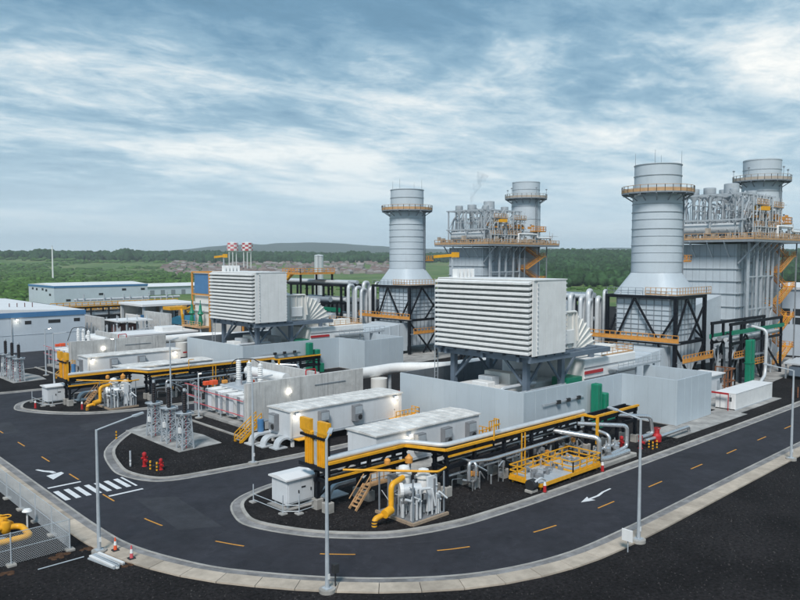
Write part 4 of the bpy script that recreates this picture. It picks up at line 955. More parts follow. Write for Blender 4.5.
# ---- surge arresters on lattice stands
for k, y in enumerate((87.9, 92.4, 97.0)):
    x = 44.0
    t = T('surge_arrester', 'black insulator on a grey lattice stand, %s of the @ row of three' % ['rightmost', 'middle', 'leftmost'][k], 'insulator', (x, y, .2), 'black insulators on lattice stands', True)
    for sx in (-.8, .8):
        for sy in (-.8, .8): t.part('leg', MB().beam((x + sx, y + sy, .2), (x + sx * .7, y + sy * .7, 4.7), .15), 'galv')
    b = MB()
    for j in range(4):
        z0, z1 = .4 + j * 1.08, .4 + (j + 1) * 1.08; w0, w1 = .8 * (1 - .3 * j / 4), .8 * (1 - .3 * (j + 1) / 4)
        for (ax, ay, bx, by) in ((-1, -1, 1, -1), (1, -1, 1, 1), (1, 1, -1, 1), (-1, 1, -1, -1)):
            b.beam((x + ax * w0, y + ay * w0, z0), (x + bx * w1, y + by * w1, z1), .07); b.beam((x + bx * w0, y + by * w0, z0), (x + ax * w1, y + ay * w1, z1), .07); b.beam((x + ax * w1, y + ay * w1, z1), (x + bx * w1, y + by * w1, z1), .09)
    t.part('lattice', b, 'galv'); t.part('head_plate', MB().box(x - .9, x + .9, y - .9, y + .9, 4.7, 4.85).lathe(x, y, [(1.15, 4.85), (1.2, 4.95), (1.15, 5.0)], 16), 'galv')
    t.part('insulator', MB().lathe(x, y, [(.22, 4.9)] + [(.36 if j % 2 else .25, 5.0 + .13 * j) for j in range(1, 20)] + [(.2, 7.6), (.12, 7.75), (.02, 7.8)], 14), 'insulator', smooth=True)
    t.part('cap', MB().cyl((x, y, 7.7), (x, y, 8.05), .2, n=10), 'galv'); t.part('counter_box', MB().box(x - .9, x - .66, y - .35, y + .15, 2.3, 3.0), 'white_metal')
    t.part('red_cable', MB().cyl((x + .1, y - .1, .2), (x + .1, y - .1, 4.7), .07, n=6), 'pink')
# ---- pipe rack
t = T('pipe_rack', 'black steel pipe rack with silver and yellow lines along the @ yard', 'pipe rack', (60, 53, 0), 'black pipe racks', True)
SEG = [((42.8, 56.0, 57.7), [42.9, 48.2, 53.2]), ((54.8, 51.5, 53.2), [55.0, 59.4, 64.5, 69.6, 74.7, 79.5]), ((80.6, 49.6, 51.3), [81.0, 85.6, 90.2])]
def post(x, y): 
    o = t.part('post', MB().beam((x, y, .9), (x, y, 5.0), .36), 'black_steel'); t.part('footing', MB().bev(x - .45, x + .45, y - .45, y + .45, .1, 1.15, .05), 'concrete', o)
for (x0, ya, yb), xs in SEG:
    for x in xs:
        for y in (ya, yb): post(x, y)
        t.part('cross_beam', MB().beam((x, ya - .3, 4.75), (x, yb + .3, 4.75), .3, .4), 'black_steel'); t.part('cross_beam', MB().beam((x, ya - .3, 3.1), (x, yb + .3, 3.1), .26, .32), 'black_steel')
    xe = xs[-1]
    for y in (ya, yb): t.part('long_beam', MB().beam((xs[0] - .4, y, 4.68), (xe + .4, y, 4.68), .28, .7), 'black_steel'); t.part('long_beam', MB().beam((xs[0] - .4, y, 3.1), (xe + .4, y, 3.1), .22, .45), 'black_steel'); t.part('long_beam', MB().beam((xs[0] - .4, y, 3.95), (xe + .4, y, 3.95), .14, .2), 'black_steel')
    for i, x in enumerate(xs[:-1]): t.part('brace', MB().beam((x, yb, 1.2), (xs[i + 1], yb, 4.5), .18), 'black_steel')
for y in (56.0, 57.7): t.part('link_beam', MB().beam((53.2, y, 4.78), (55.0, y - 4.5, 4.78), .28, .5), 'black_steel')
# tall end posts with the yellow cable risers
for y in (56.0, 57.7): t.part('tall_post', MB().beam((42.9, y, 4.5), (42.9, y, 7.6), .34), 'black_steel')
t.part('top_beam', MB().beam((42.3, 55.7, 7.5), (42.3, 59.6, 7.5), .26).beam((42.3, 58, 7.5), (43, 55.8, 6.7), .2), 'black_steel'); t.part('foot_beam', MB().beam((42.3, 55.6, 4.5), (42.3, 59.8, 4.5), .3, .4), 'black_steel')
for ya, yb, dy in ((57.75, 58.95, .75), (55.75, 56.95, -.75)):
    o = t.part('cable_riser', MB().box(42.3, 42.75, ya, yb, 4.35, 7.9), 'yellow')
    d1, d2 = (dy * .45 - .12, dy * .75 + .12) if dy > 0 else (dy * .75 - .12, dy * .45 + .12)
    t.part('riser_hood', MB().add([(42.3, ya, 7.6), (42.72, ya, 7.6), (42.72, yb, 7.6), (42.3, yb, 7.6), (42.2, ya + d1, 8.0), (42.62, ya + d1, 8.0), (42.62, yb + d2, 8.0), (42.2, yb + d2, 8.0), (42.2, ya + d1, 9.15), (42.62, ya + d1, 9.15), (42.62, yb + d2, 9.15), (42.2, yb + d2, 9.15)],
        [(0, 4, 5, 1), (1, 5, 6, 2), (2, 6, 7, 3), (3, 7, 4, 0), (4, 8, 9, 5), (5, 9, 10, 6), (6, 10, 11, 7), (7, 11, 8, 4), (8, 11, 10, 9)]), 'yellow', o)
    b = MB()
    for i in range(3): yy = ya + .25 + .35 * i; b.box(42.2, 42.32, yy - .05, yy + .05, 4.4, 7.8)
    t.part('riser_rib', b, 'yellow', o)
t.part('grey_riser', MB().box(42.4, 42.7, 57.1, 57.55, 4.4, 8.0), 'galv')
pipe = lambda pts, r, mt, nm='pipe', rr_=.5: t.part(nm, MB().tube(rnd(pts, rr_, 4), r, 10), mt, smooth=True)
pipe([(42.6, 55.9, 5.45), (53.0, 55.9, 5.45), (54.9, 51.7, 5.45), (80.5, 51.4, 5.45)], .26, 'alu', 'main_pipe', .9)
pipe([(42.6, 57.0, 5.25), (53.4, 57.0, 5.25), (55.4, 52.6, 5.25), (80.2, 52.4, 5.25)], .17, 'galv', 'pipe', .6)
def tray(pts, mt='yellow', a=.34, b_=.24):
    m = MB()
    for p, q in zip(pts[:-1], pts[1:]): m.beam(p, q, a, b_)
    t.part('cable_tray', m, mt)
tray([(42.6, 55.55, 5.1), (52.8, 55.55, 5.1), (54.6, 51.2, 5.1), (80.4, 51.0, 5.1)])
tray([(42.6, 55.7, 3.5), (52.9, 55.7, 3.5)], 'yellow', .2, .2); tray([(55, 51.2, 4.35), (62, 51.2, 4.35)], 'yellow', .2, .18)
tray([(80.6, 49.3, 5.12), (90.5, 49.3, 5.12)]); tray([(62, 50.9, 4.9), (62, 50.9, 6.6), (63, 50.9, 6.6)], 'yellow', .12, .12)
tray([(79.8, 51, 5.1), (79.8, 49.4, 5.1), (80.6, 49.3, 5.1)], 'yellow', .3, .24); tray([(80.2, 49.2, 5.0), (80.2, 49.2, 1.6)], 'yellow', .3, .3)
tray([(66.6, 50.6, 5.0), (66.6, 50.6, .4)], 'yellow', .12, .12); tray([(67.2, 50.6, 5.0), (67.2, 50.6, .4)], 'yellow', .12, .12)
pipe([(57.5, 50.6, 1.4), (57.5, 50.6, 3.4), (61, 50.7, 3.0), (79, 50.7, 3.1)], .2, 'silver')
pipe([(55.5, 52.4, 3.5), (79.4, 52.2, 3.5)], .22, 'silver'); pipe([(43.2, 56.8, 3.5), (53, 56.8, 3.5)], .2, 'silver'); pipe([(55.6, 51.9, 2.0), (68, 51.9, 2.0), (68, 51.9, 3.4)], .14, 'silver')
pipe([(58.2, 53, 3.3), (58.2, 50.2, 3.3), (58.2, 50.2, 1.2), (58.2, 52, 1.0)], .16, 'silver')
b = MB(); rr = random.Random(9)
for k in range(26):
    x = rr.uniform(58, 79); y = rr.uniform(50.2, 53.4); z = rr.uniform(.8, 2.8); s_ = rr.uniform(.15, .4); b.bev(x, x + s_ * 1.4, y, y + s_, z, z + s_ * 1.6, .02)
t.part('valves', b, 'ac_grey', kind='stuff'); b = MB()
for k in range(30):
    x = rr.uniform(56, 80); y = rr.uniform(50.4, 53.2); b.tube(rnd([(x, y, .2), (x, y, rr.uniform(1, 3)), (x + rr.uniform(-2, 2), y, rr.uniform(1, 3.2))], .2, 3), rr.choice((.05, .08, .11)), 6)
t.part('small_piping', b, 'silver', kind='stuff')
b = MB()
for k in range(7):
    x = rr.uniform(57, 79); y = rr.uniform(50.2, 51.4); z = rr.uniform(.9, 3.6); b.bev(x, x + .4, y, y + .35, z, z + .5, .02)
t.part('orange_actuators', b, 'orange', kind='stuff')
# ---- silver pipe loops at the end of the rack
for k, pts in enumerate(([(74.2, 51.6, 3.9), (76.4, 46.6, 3.5), (76.4, 46.6, .9), (78, 46.2, .9), (82.6, 46.2, .9)], [(78.5, 51, 4.2), (83.2, 46.8, 3.9), (83.2, 46.8, 1.2), (79, 46.6, 1.0)], [(80.4, 50, 3.4), (80.4, 47.6, 3.0), (80.4, 47.6, .6)])):
    single('pipe_loop', MB().tube(rnd(pts, .6, 4), (.3, .26, .22)[k], 10), 'silver', ['front silver pipe elbow', 'rear tall silver pipe elbow', 'short inner silver pipe elbow'][k] + ' at the end of the @ pipe rack', 'pipe', (pts[2][0], pts[2][1], 0), 'silver pipe elbows', True, True)
t = T('meter_skid', 'low concrete plinth of silver valves at the end of the @ pipe rack', 'valve skid', (79, 47, 0), 'valve skids', True)
t.part('plinth', MB().bev(75.6, 83.6, 45.6, 48.4, .1, .6, .05), 'concrete'); b = MB()
for i in range(6): b.lathe(77 + i, 47 + (i % 2) * .8, [(.12, .6), (.12, 1.2), (.4, 1.35), (.4, 1.75), (.12, 1.9), (.05, 2.4)], 10)
t.part('valves', b, 'silver'); t.part('header', MB().cyl((76, 47.8, 1.5), (83, 47.8, 1.5), .18, n=8), 'silver', smooth=True)
# ---- fuel gas skid with the yellow pipe
t = T('gas_skid', 'grey gas filter skid crowded with vessels and pipes under the @ pipe rack', 'gas skid', (48.6, 50, 0), 'gas filter skids', True)
t.part('base', MB().bev(46.4, 51.0, 47.7, 52.8, .1, .32, .04), 'ac_grey'); t.part('front_sill', MB().box(46.3, 51.1, 47.5, 47.75, .1, .4).box(46.2, 46.45, 47.7, 52.8, .1, .4), 'tan')
for x, y, zt in ((48.3, 50.9, 4.9), (49.7, 49.6, 4.6)):
    o = t.part('vessel', MB().lathe(x, y, [(.05, .8), (.55, .95), (.62, 1.2), (.62, zt - .5), (.5, zt - .15), (.05, zt)], 18), 'white_metal', smooth=True)
    t.part('vessel_flange', MB().lathe(x, y, [(.62, zt - .95), (.78, zt - .95), (.78, zt - .75), (.62, zt - .75)], 18), 'cream', o)
    for i in range(3): a = 2.1 * i; t.part('vessel_leg', MB().beam((x + .5 * math.cos(a), y + .5 * math.sin(a), .4), (x + .5 * math.cos(a), y + .5 * math.sin(a), 1.1), .14), 'galv', o)
t.part('back_panel', MB().bev(46.9, 48.0, 51.6, 51.8, .8, 4.0, .03), 'ac_grey'); t.part('panel', MB().bev(49.0, 50.3, 48.3, 48.55, .7, 4.1, .03), 'trailer'); t.part('panel_strip', MB().box(49.75, 49.95, 48.2, 48.3, .9, 3.8), 'ac_grey')
o = t.part('filter_body', MB().cyl((46.9, 49.6, 3.0), (48.4, 48.7, 3.0), .55, n=16), 'alu', smooth=True); t.part('filter_cap', MB().cyl((46.6, 49.78, 3.0), (46.9, 49.6, 3.0), .68, n=16), 'white_metal', o); t.part('port', MB().cyl((48.1, 48.75, 2.4), (48.05, 48.2, 2.4), .3, n=14), 'dark', o)
b = MB(); rr = random.Random(3)
for k in range(46):
    x = rr.uniform(46.6, 50.8); y = rr.uniform(47.9, 51.5); b.tube(rnd([(x, y, .4), (x, y, rr.uniform(1.0, 3.6)), (x + rr.uniform(-.8, .8), y + rr.uniform(-.7, .7), rr.uniform(1.2, 3.8))], .2, 3), rr.choice((.04, .06, .09, .13)), 7)
t.part('tubing', b, 'alu', kind='stuff'); b = MB()
for k in range(34): x = rr.uniform(46.5, 50.8); y = rr.uniform(47.8, 51); z = rr.uniform(.6, 3.6); q = rr.uniform(.18, .4); b.bev(x, x + q, y, y + q, z, z + q * 1.3, .03)
t.part('gauges', b, 'ac_grey', kind='stuff'); b = MB()
for k in range(16): x = rr.uniform(46.6, 50.6); y = rr.uniform(47.8, 50.5); z = rr.uniform(.5, 3.4); b.lathe(x, y, [(.05, z), (.24, z + .05), (.24, z + .3), (.1, z + .36), (.08, z + .6)], 9)
t.part('valves', b, 'galv_dark', kind='stuff')
for x, y in ((46.6, 47.9), (46.6, 52.6), (50.8, 47.9), (50.8, 52.6)): t.part('post', MB().beam((x, y, .3), (x, y, 4.4), .12), 'galv_dark')
b = MB()
for yy in (54.3, 55.3): b.beam((45.0, yy, .2), (46.9, yy, 2.3), .1, .25).beam((45.0, yy, 1.2), (46.9, yy, 3.3), .08)
for i in range(1, 7): b.box(45.0 + 1.9 * i / 7 - .15, 45.0 + 1.9 * i / 7 + .15, 54.3, 55.3, .2 + 2.1 * i / 7, .25 + 2.1 * i / 7)
b.rail([(46.9, 54.3, 2.3), (49.6, 54.3, 2.3)], 1.2, .8, .08); b.box(46.9, 49.6, 54.3, 55.3, 2.2, 2.3); t.part('access_steps', b, 'pale_orange')
t.part('yellow_header', MB().tube(rnd([(43.5, 54.4, 4.6), (50.0, 47.9, 4.5), (51.6, 48.4, 4.5)], .3), .11, 8), 'yellow', smooth=True); t.part('orange_actuator', MB().lathe(50.6, 52.6, [(.05, 4.2), (.4, 4.3), (.42, 4.8), (.2, 5.0), (.1, 5.2)], 12), 'orange'); t.part('orange_actuator', MB().lathe(48.2, 53.2, [(.05, 4.4), (.32, 4.5), (.32, 4.9), (.1, 5.1)], 12), 'orange')
t = T('gas_pipe', 'bright yellow gas pipe rising from the gravel to the @ gas skid', 'pipe', (44, 49.8, 0), 'yellow gas risers', True)
t.part('pipe', MB().tube(rnd([(43.5, 49.8, .1), (43.5, 49.8, .95), (45.6, 49.8, 1.2), (45.6, 49.8, 3.75), (47.6, 50.3, 3.9)], .55, 5), .27, 12), 'yellow', smooth=True)
t.part('valve', MB().cyl((44.4, 49.4, 1.3), (45.4, 49.6, 1.45), .42, n=12), 'yellow', smooth=True)
for z in (.14, .42, .70): t.part('black_band', MB().cyl((43.5, 49.8, z), (43.5, 49.8, z + .13), .285, n=12), 'dark')
# ---- white cabinet on stilts
t = T('outdoor_cabinet', 'pale grey outdoor cabinet on stilts by the kerb tip of the @ yard', 'cabinet', (41.9, 60.5, 0), 'cabinets on stilts', True)
t.part('body', MB().bev(40.3, 43.6, 59.2, 61.9, .65, 3.05, .04), 'trailer'); t.part('roof', MB().add([(40.05, 58.95, 3.05), (43.85, 58.95, 3.05), (43.85, 62.15, 3.05), (40.05, 62.15, 3.05), (40.05, 58.95, 3.2), (43.85, 58.95, 3.2), (43.85, 62.15, 3.2), (40.05, 62.15, 3.2), (40.05, 60.5, 3.42), (43.85, 60.5, 3.42)], [(0, 1, 5, 4), (2, 3, 7, 6), (1, 2, 6, 9, 5), (3, 0, 4, 8, 7), (4, 5, 9, 8), (8, 9, 6, 7), (3, 2, 1, 0)]), 'roof_white')
for x, x1 in ((40.5, 41.9), (41.95, 43.4)): o = t.part('door', MB().box(x, x1, 59.15, 59.2, .8, 2.75), 'trailer'); t.part('handle', MB().box(x1 - .3, x1 - .18, 59.1, 59.15, 1.6, 1.9), 'dark', o)
t.part('name_plate', MB().box(42.0, 42.5, 59.12, 59.15, 2.05, 2.2), 'dark')
for x in (40.6, 43.3):
    for y in (59.5, 61.6): t.part('leg', MB().beam((x, y, .2), (x, y, .66), .2), 'galv')
t.part('pad', MB().box(39.9, 44.0, 58.9, 62.2, .1, .22), 'slab')
t = T('guard_rail', 'low galvanised guard rail round the @ cabinet on stilts', 'railing', (41, 60, 0), 'cabinet guard rails', True)
for p in ((39.2, 63.6), (39.4, 58.6), (40.6, 57.6), (44.2, 57.9)): o = t.part('post', MB().cyl((*p, .1), (*p, 2.0), .06, n=8), 'galv'); t.part('footing', MB().bev(p[0] - .35, p[0] + .35, p[1] - .35, p[1] + .35, .1, .28, .04), 'slab', o)
t.part('rail', MB().tube([(39.2, 63.6, 1.0), (39.4, 58.6, 1.0), (40.6, 57.6, 1.0), (44.2, 57.9, 1.0)], .04, 6).tube([(39.2, 63.6, .4), (39.4, 58.6, .4), (40.6, 57.6, .4), (44.2, 57.9, .4)], .04, 6), 'galv')
# ---- green cabinets by the side wall
for k, (x, z1, w_) in enumerate(((93.2, 6.6, 1.3), (95.2, 5.0, 1.2))):
    t = T('green_column', ['taller', 'shorter'][k] + ' dark green box column against the @ panelled wall', 'cabinet', (x, 58, 0), 'green box columns', True)
    t.part('body', MB().bev(x, x + w_, 57.2, 58.4, .1, z1, .12), 'green'); t.part('rib', MB().box(x + w_ * .6, x + w_ * .68, 57.12, 57.2, .3, z1 - .3), 'green'); t.part('base_box', MB().bev(x - .3, x + w_ + .4, 56.4, 57.19, .1, 2.0, .05), 'green')
# tall yard lamp post on the kerbed island
def lamp_post(label, x, y, h, adir, unit=False, arm=3.2, rise=.75, lit=False, grp='grey street lamps'):
    t = T('street_lamp', label, 'street lamp', (x, y, 0), grp, unit)
    t.part('pole', MB().cyl((x, y, .15), (x, y, h), .17, .10, 12), 'galv', smooth=True)
    t.part('base_plate', MB().box(x - .3, x + .3, y - .3, y + .3, .28, .34), 'galv'); t.part('foundation', MB().cyl((x, y, -.1), (x, y, .28), .62, n=20), 'concrete')
    d = Vector((*adir, 0)).normalized(); p = V(x, y, h - .05); q = p + d * arm + V(0, 0, rise)
    t.part('arm', MB().tube(rnd([p - V(0, 0, .4), p, q], .3, 4), .075, 8), 'galv', smooth=True)
    e = q + d * .85 + V(0, 0, .16); o = t.part('lamp_head', MB().beam(q - d * .1, e, .34, .14), 'galv'); t.part('lens', MB().beam(q + d * .1 - V(0, 0, .08), e - d * .1 - V(0, 0, .08), .26, .04), 'lamp_on' if lit else 'white_metal', o)
    t.part('inspection_cover', MB().box(x - .05, x + .12, y - .2, y - .15, 1.0, 1.4), 'white_metal')
    return t
lamp_post('grey street lamp with a round concrete foot on the @ transformer island', 46.8, 75.9, 10.6, (1, -.5), True, 1.6, .1)
# ================================================================== copy the unit
B_SKIP = set()
for o, lab in list(UNIT):
    c = copy_tree(o); c.location.y += 71.0; c['label'] = lab.replace('@', 'farther')

# ================================================================== single things
# yellow maintenance platform
t = T('maintenance_platform', 'low yellow railed steel platform between pipe rack and road', 'platform', (69, 47.5, 0))
t.part('deck', MB().box(63.6, 75.2, 45.7, 50.0, .75, .9), 'galv'); t.part('edge_beam', MB().beam((63.6, 45.65, .7), (75.2, 45.65, .7), .12, .4).beam((63.55, 45.7, .7), (63.55, 50, .7), .12, .4).beam((75.25, 45.7, .7), (75.25, 50, .7), .12, .4), 'yellow')
for x in (63.9, 69.4, 74.9):
    for y in (46, 49.7): t.part('leg', MB().beam((x, y, .1), (x, y, .75), .18), 'yellow')
for nm, pts in (('front', [(69.6, 45.7, .9), (75.2, 45.7, .9)]), ('back', [(63.6, 50, .9), (75.2, 50, .9)]), ('end', [(75.2, 45.7, .9), (75.2, 50, .9)]), ('near', [(63.6, 47.8, .9), (63.6, 50, .9)]), ('mid', [(69.6, 45.7, .9), (69.6, 50, .9)])): t.part('railing', MB().rail(pts, 1.2, 1.4, .11), 'yellow')
b = MB(); rr = random.Random(21)
for k in range(16): x = rr.uniform(64.5, 74.5); y = rr.uniform(46.4, 49.4); b.bev(x, x + rr.uniform(.3, .9), y, y + rr.uniform(.3, .7), .9, .9 + rr.uniform(.2, .7), .03)
t.part('equipment', b, 'ac_grey', kind='stuff'); b = MB()
for k in range(12): x = rr.uniform(64.5, 74.5); y = rr.uniform(46.4, 49.4); b.tube(rnd([(x, y, .9), (x, y, rr.uniform(1.2, 2)), (x + rr.uniform(.5, 1.6), y, 1.3)], .15, 3), .09, 6)
t.part('tubing', b, 'silver', kind='stuff')
t = T('cable_reel', 'small dark drum on a block by the yellow platform', 'drum', (62.6, 46.2, 0)); t.part('drum', MB().cyl((62.2, 46.2, .9), (63.0, 46.2, .9), .6, n=16), 'dark', smooth=True); t.part('hose', MB().tube(rnd([(62.5, 45.7, 1.3), (63.2, 45.5, 1.7), (64.2, 45.6, 1.2)], .4), .12, 8), 'alu', smooth=True); t.part('block', MB().bev(62.0, 63.2, 45.8, 46.7, .1, .4, .04), 'concrete')
# fire water pipe and red valves by the road
t = T('fire_main', 'silver pipe with a red valve crossing the kerb strip by the concrete slab', 'pipe', (92, 47, 0))
t.part('pipe', MB().tube(rnd([(84, 50.6, 4.6), (89.9, 47.2, 4.0), (90.6, 47.2, 1.6), (88, 47.4, 1.5)], .6, 4), .26, 10), 'silver', smooth=True)
t.part('pipe', MB().tube(rnd([(88, 46.9, 1.1), (93, 46.9, 1.0), (100.4, 46.9, 1.0), (100.6, 46.9, .2)], .3, 4), .24, 10), 'silver', smooth=True)
o = t.part('red_valve', MB().lathe(91.2, 46.9, [(.2, .3), (.6, .5), (.62, 1.3), (.35, 1.6), (.35, 2.1), (.08, 2.2)], 14), 'red', smooth=True); t.part('valve_wheel', MB().lathe(91.2, 46.9, [(.45, 2.2), (.5, 2.25), (.45, 2.3), (.4, 2.25), (.45, 2.2)], 12), 'red', o)
def hydrant(label, x, y, s=1.0, grp='red hydrants'):
    t = T('fire_hydrant', label, 'hydrant', (x, y, .1), grp)
    t.part('barrel', MB().lathe(x, y, [(.24 * s, .1), (.24 * s, .2), (.17 * s, .25), (.17 * s, 1.15 * s), (.21 * s, 1.2 * s), (.2 * s, 1.4 * s), (.08 * s, 1.5 * s), (.02, 1.52 * s)], 14), 'red', smooth=True)
    t.part('nozzle', MB().cyl((x - .3 * s, y, .95 * s), (x + .3 * s, y, .95 * s), .1 * s, n=10), 'red', smooth=True); t.part('nozzle', MB().cyl((x, y - .45 * s, .75 * s), (x, y, .75 * s), .15 * s, n=10), 'red', smooth=True)
hydrant('tall red hydrant on the gravel island with the black insulators', 36.6, 83.6, 1.25); hydrant('shorter red hydrant to the right on the black insulator island', 37.4, 80.9, 1.0)
hydrant('red hydrant standing by the silver pipe elbows near the road', 87.4, 47.2, 1.3); hydrant('small red hydrant behind the striped posts by the right road', 85.6, 48.9, 1.2)
def bollard(label, x, y, h=1.15, mt='yellow', band='dark', grp='striped guard posts'):
    t = T('guard_post', label, 'guard post', (x, y, .1), grp)
    t.part('post', MB().cyl((x, y, .1), (x, y, h), .11, n=10), mt, smooth=True)
    for k in range(2): t.part('band', MB().cyl((x, y, .35 + .4 * k), (x, y, .52 + .4 * k), .116, n=10), band)
for l, x, y in (('yellow and black guard post left of the pair by the tall red hydrant', 36.6, 82.0), ('yellow and black guard post right of the pair by the tall red hydrant', 36.9, 80.9), ('yellow and black guard post at the upper kerb of the insulator island', 39.6, 99.4), ('striped guard post nearest the red valve by the right road', 89.3, 45.9), ('striped guard post left of the red valve by the right road', 88.2, 45.9), ('striped guard post second from the red valve by the right road', 88.7, 46.7)): bollard(l, x, y)
bollard('slim grey post beside the tall red hydrant', 35.4, 84.8, 2.0, 'galv', 'white_metal', None)
def marker(label, x, y, h=1.25, grp='red and white marker posts'):
    t = T('marker_post', label, 'marker post', (x, y, .1), grp)
    t.part('post', MB().cyl((x, y, .1), (x, y, h), .2, .16, 10), 'red', smooth=True); t.part('white_cap', MB().cyl((x, y, h), (x, y, h + .35), .17, .12, 10), 'white_metal', smooth=True); t.part('foot', MB().bev(x - .3, x + .3, y - .3, y + .3, .1, .2, .03), 'dark')
marker('orange marker post with white cap at the foot of the gas skid', 50.9, 48.9); marker('red marker post by the near corner of the yellow platform', 63.4, 45.1, .9); marker('red marker post below the silver pipe elbows', 74.6, 45.0, .9); marker('red marker post left of the far cabinet on stilts', 37.9, 128.5, 1.1); marker('red post at the foot of the far yellow gas pipe', 43.2, 122.3, 1.1)
for l, x, y in (('left rusty brown post beyond the white container', 138.6, 46.0), ('right rusty brown post beyond the white container', 140.2, 45.6)): bollard(l, x, y, 2.0, 'rust', 'brown', 'rusty posts')
# white container enclosure and neighbours
t = T('container', 'long plain white container on the slab beside the panelled wall', 'container', (128, 50, 0))
cxa, cxb, cya, cyb = 120.2, 135.9, 48.4, 51.7
t.part('body', MB().bev(cxa, cxb, cya, cyb, .22, 2.9, .05), 'white_metal'); t.part('roof', MB().bev(cxa - .05, cxb + .05, cya - .05, cyb + .05, 2.9, 3.0, .03), 'roof_white'); t.part('base_rail', MB().box(cxa, cxb, cya - .04, cyb + .04, .2, .36), 'galv')
for y0_, y1_ in ((48.5, 50.0), (50.1, 51.6)): o = t.part('door', MB().box(cxa - .06, cxa, y0_, y1_, .4, 2.8), 'white_metal'); t.part('lock_bar', MB().beam((cxa - .1, (y0_ + y1_) / 2, .5), (cxa - .1, (y0_ + y1_) / 2, 2.7), .06), 'galv_dark', o)
t.part('warning_mark', MB().box(cxa - .08, cxa - .062, 49.0, 49.4, 1.6, 2.3), 'dark')
single('red_pipe_frame', MB().beam((119.3, 49.2, .2), (119.3, 49.2, 3.0), .12).beam((119.3, 53, 2.95), (119.3, 49.2, 2.95), .26).beam((119.3, 52.8, .2), (119.3, 52.8, 3.2), .16), 'red', 'red pipe frame in front of the white container doors', 'pipe', (119.3, 50, 0))
t = T('control_cabinet', 'white roofed cabinet between the panelled wall and the container', 'cabinet', (131, 56, 0)); t.part('body', MB().bev(126.8, 132, 55.6, 59.4, .2, 4.2, .08), 'trailer'); t.part('roof', MB().box(126.4, 132.4, 55.2, 59.8, 4.2, 4.4), 'roof_white'); t.part('door', MB().box(129.6, 130.9, 55.5, 55.6, .4, 3.2), 'galv'); t.part('vent', MB().box(131, 131.6, 55.5, 55.6, 2.6, 3.5), 'dark')
single('skid_frame', MB().rail([(132.4, 55.4, .2), (137, 55.4, .2), (137, 59, .2)], 4.4, 1.5, .2, False, (1, .5, .2)), 'rust', 'rusty frame right of the white roofed cabinet', 'frame', (134, 56, 0))
# black pipe bridge with green girder, right
t = T('pipe_bridge', 'black steel pipe bridge with a green girder before the right boiler', 'pipe bridge', (152, 60, 0))
for x in (142.5, 147.5, 158, 168.5):
    for y in (58.6, 62.2): t.part('column', MB().beam((x, y, .2), (x, y, 12.2), .45), 'black_steel')
for y in (58.6, 62.2):
    t.part('top_chord', MB().beam((142, y, 12.2), (169, y, 12.2), .4, .55), 'black_steel'); t.part('bottom_chord', MB().beam((142, y, 8.4), (169, y, 8.4), .35, .5), 'black_steel')
    for a, q in (((142.5, 4), (149.5, 9.8)), ((142.5, .5), (147.5, 8.2)), ((158, .4), (150, 9.6)), ((158, 8.4), (168.5, 1))): t.part('brace', MB().beam((a[0], y, a[1]), (q[0], y, q[1]), .3), 'black_steel')
t.part('green_girder', MB().beam((142, 58.1, 10.6), (168.6, 58.1, 10.6), .3, .75), 'green', label='green girder plate'); t.part('green_girder', MB().beam((142, 62.4, 9.6), (168.6, 62.4, 9.6), .3, .9), 'green')
for i, (y, r, z) in enumerate(((59.4, .4, 9.2), (60.6, .5, 9.3), (61.6, .35, 9.2))): t.part('pipe', MB().cyl((142, y, z), (169, y, z), r, n=10), ['alu', 'silver', 'galv'][i], smooth=True)
b = MB(); rr = random.Random(31)
for k in range(40): x = rr.uniform(143, 168); y = rr.uniform(58.6, 64); b.tube(rnd([(x, y, .2), (x, y, rr.uniform(3, 8)), (x + rr.uniform(-3, 3), y, rr.uniform(3, 8))], .3, 3), rr.choice((.1, .16, .25)), 6)
t.part('piping', b, 'galv', kind='stuff'); b = MB()
for k in range(22): x = rr.uniform(143, 168); y = rr.uniform(58.4, 63); z = rr.uniform(.3, 5.6); s_ = rr.uniform(.5, 1.3); b.bev(x, x + s_, y, y + s_, z, z + s_, .05)
t.part('pump_boxes', b, 'ac_grey', kind='stuff'); t.part('orange_railing', MB().rail([(143, 58.0, 5.6), (150, 58.0, 5.6)], 1.2, 1.2, .12).rail([(151, 57.6, 3.6), (157, 57.6, 3.6)], 1.2, 1.2, .12), 'orange'); t.part('gallery', MB().box(143, 157, 57.6, 58.6, 5.45, 5.6), 'galv_dark')
for k, x in enumerate((146.4, 147.9)):
    t = T('green_column', ['left', 'right'][k] + ' bright green upright box column in front of the black pipe bridge', 'cabinet', (x, 57.2, 0), 'green uprights at the bridge')
    t.part('body', MB().bev(x, x + 1.0, 56.4, 57.4, .2, 9.0, .1), 'green'); t.part('flange', MB().box(x - .1, x + 1.1, 56.3, 57.5, 4.4, 4.6), 'green'); t.part('base', MB().box(x - .2, x + 1.2, 56.2, 57.6, .1, .4), 'slab')
single('silver_riser', MB().tube(rnd([(148.6, 55.4, .3), (151.8, 55.6, 1.6), (152.6, 55.8, 2.8), (152.8, 55.8, 10.6), (152.8, 59.6, 11.4)], 1.0, 4), .32, 10), 'alu', 'bent silver pipe rising in front of the black pipe bridge', 'pipe', (152, 56, 0), None, True)
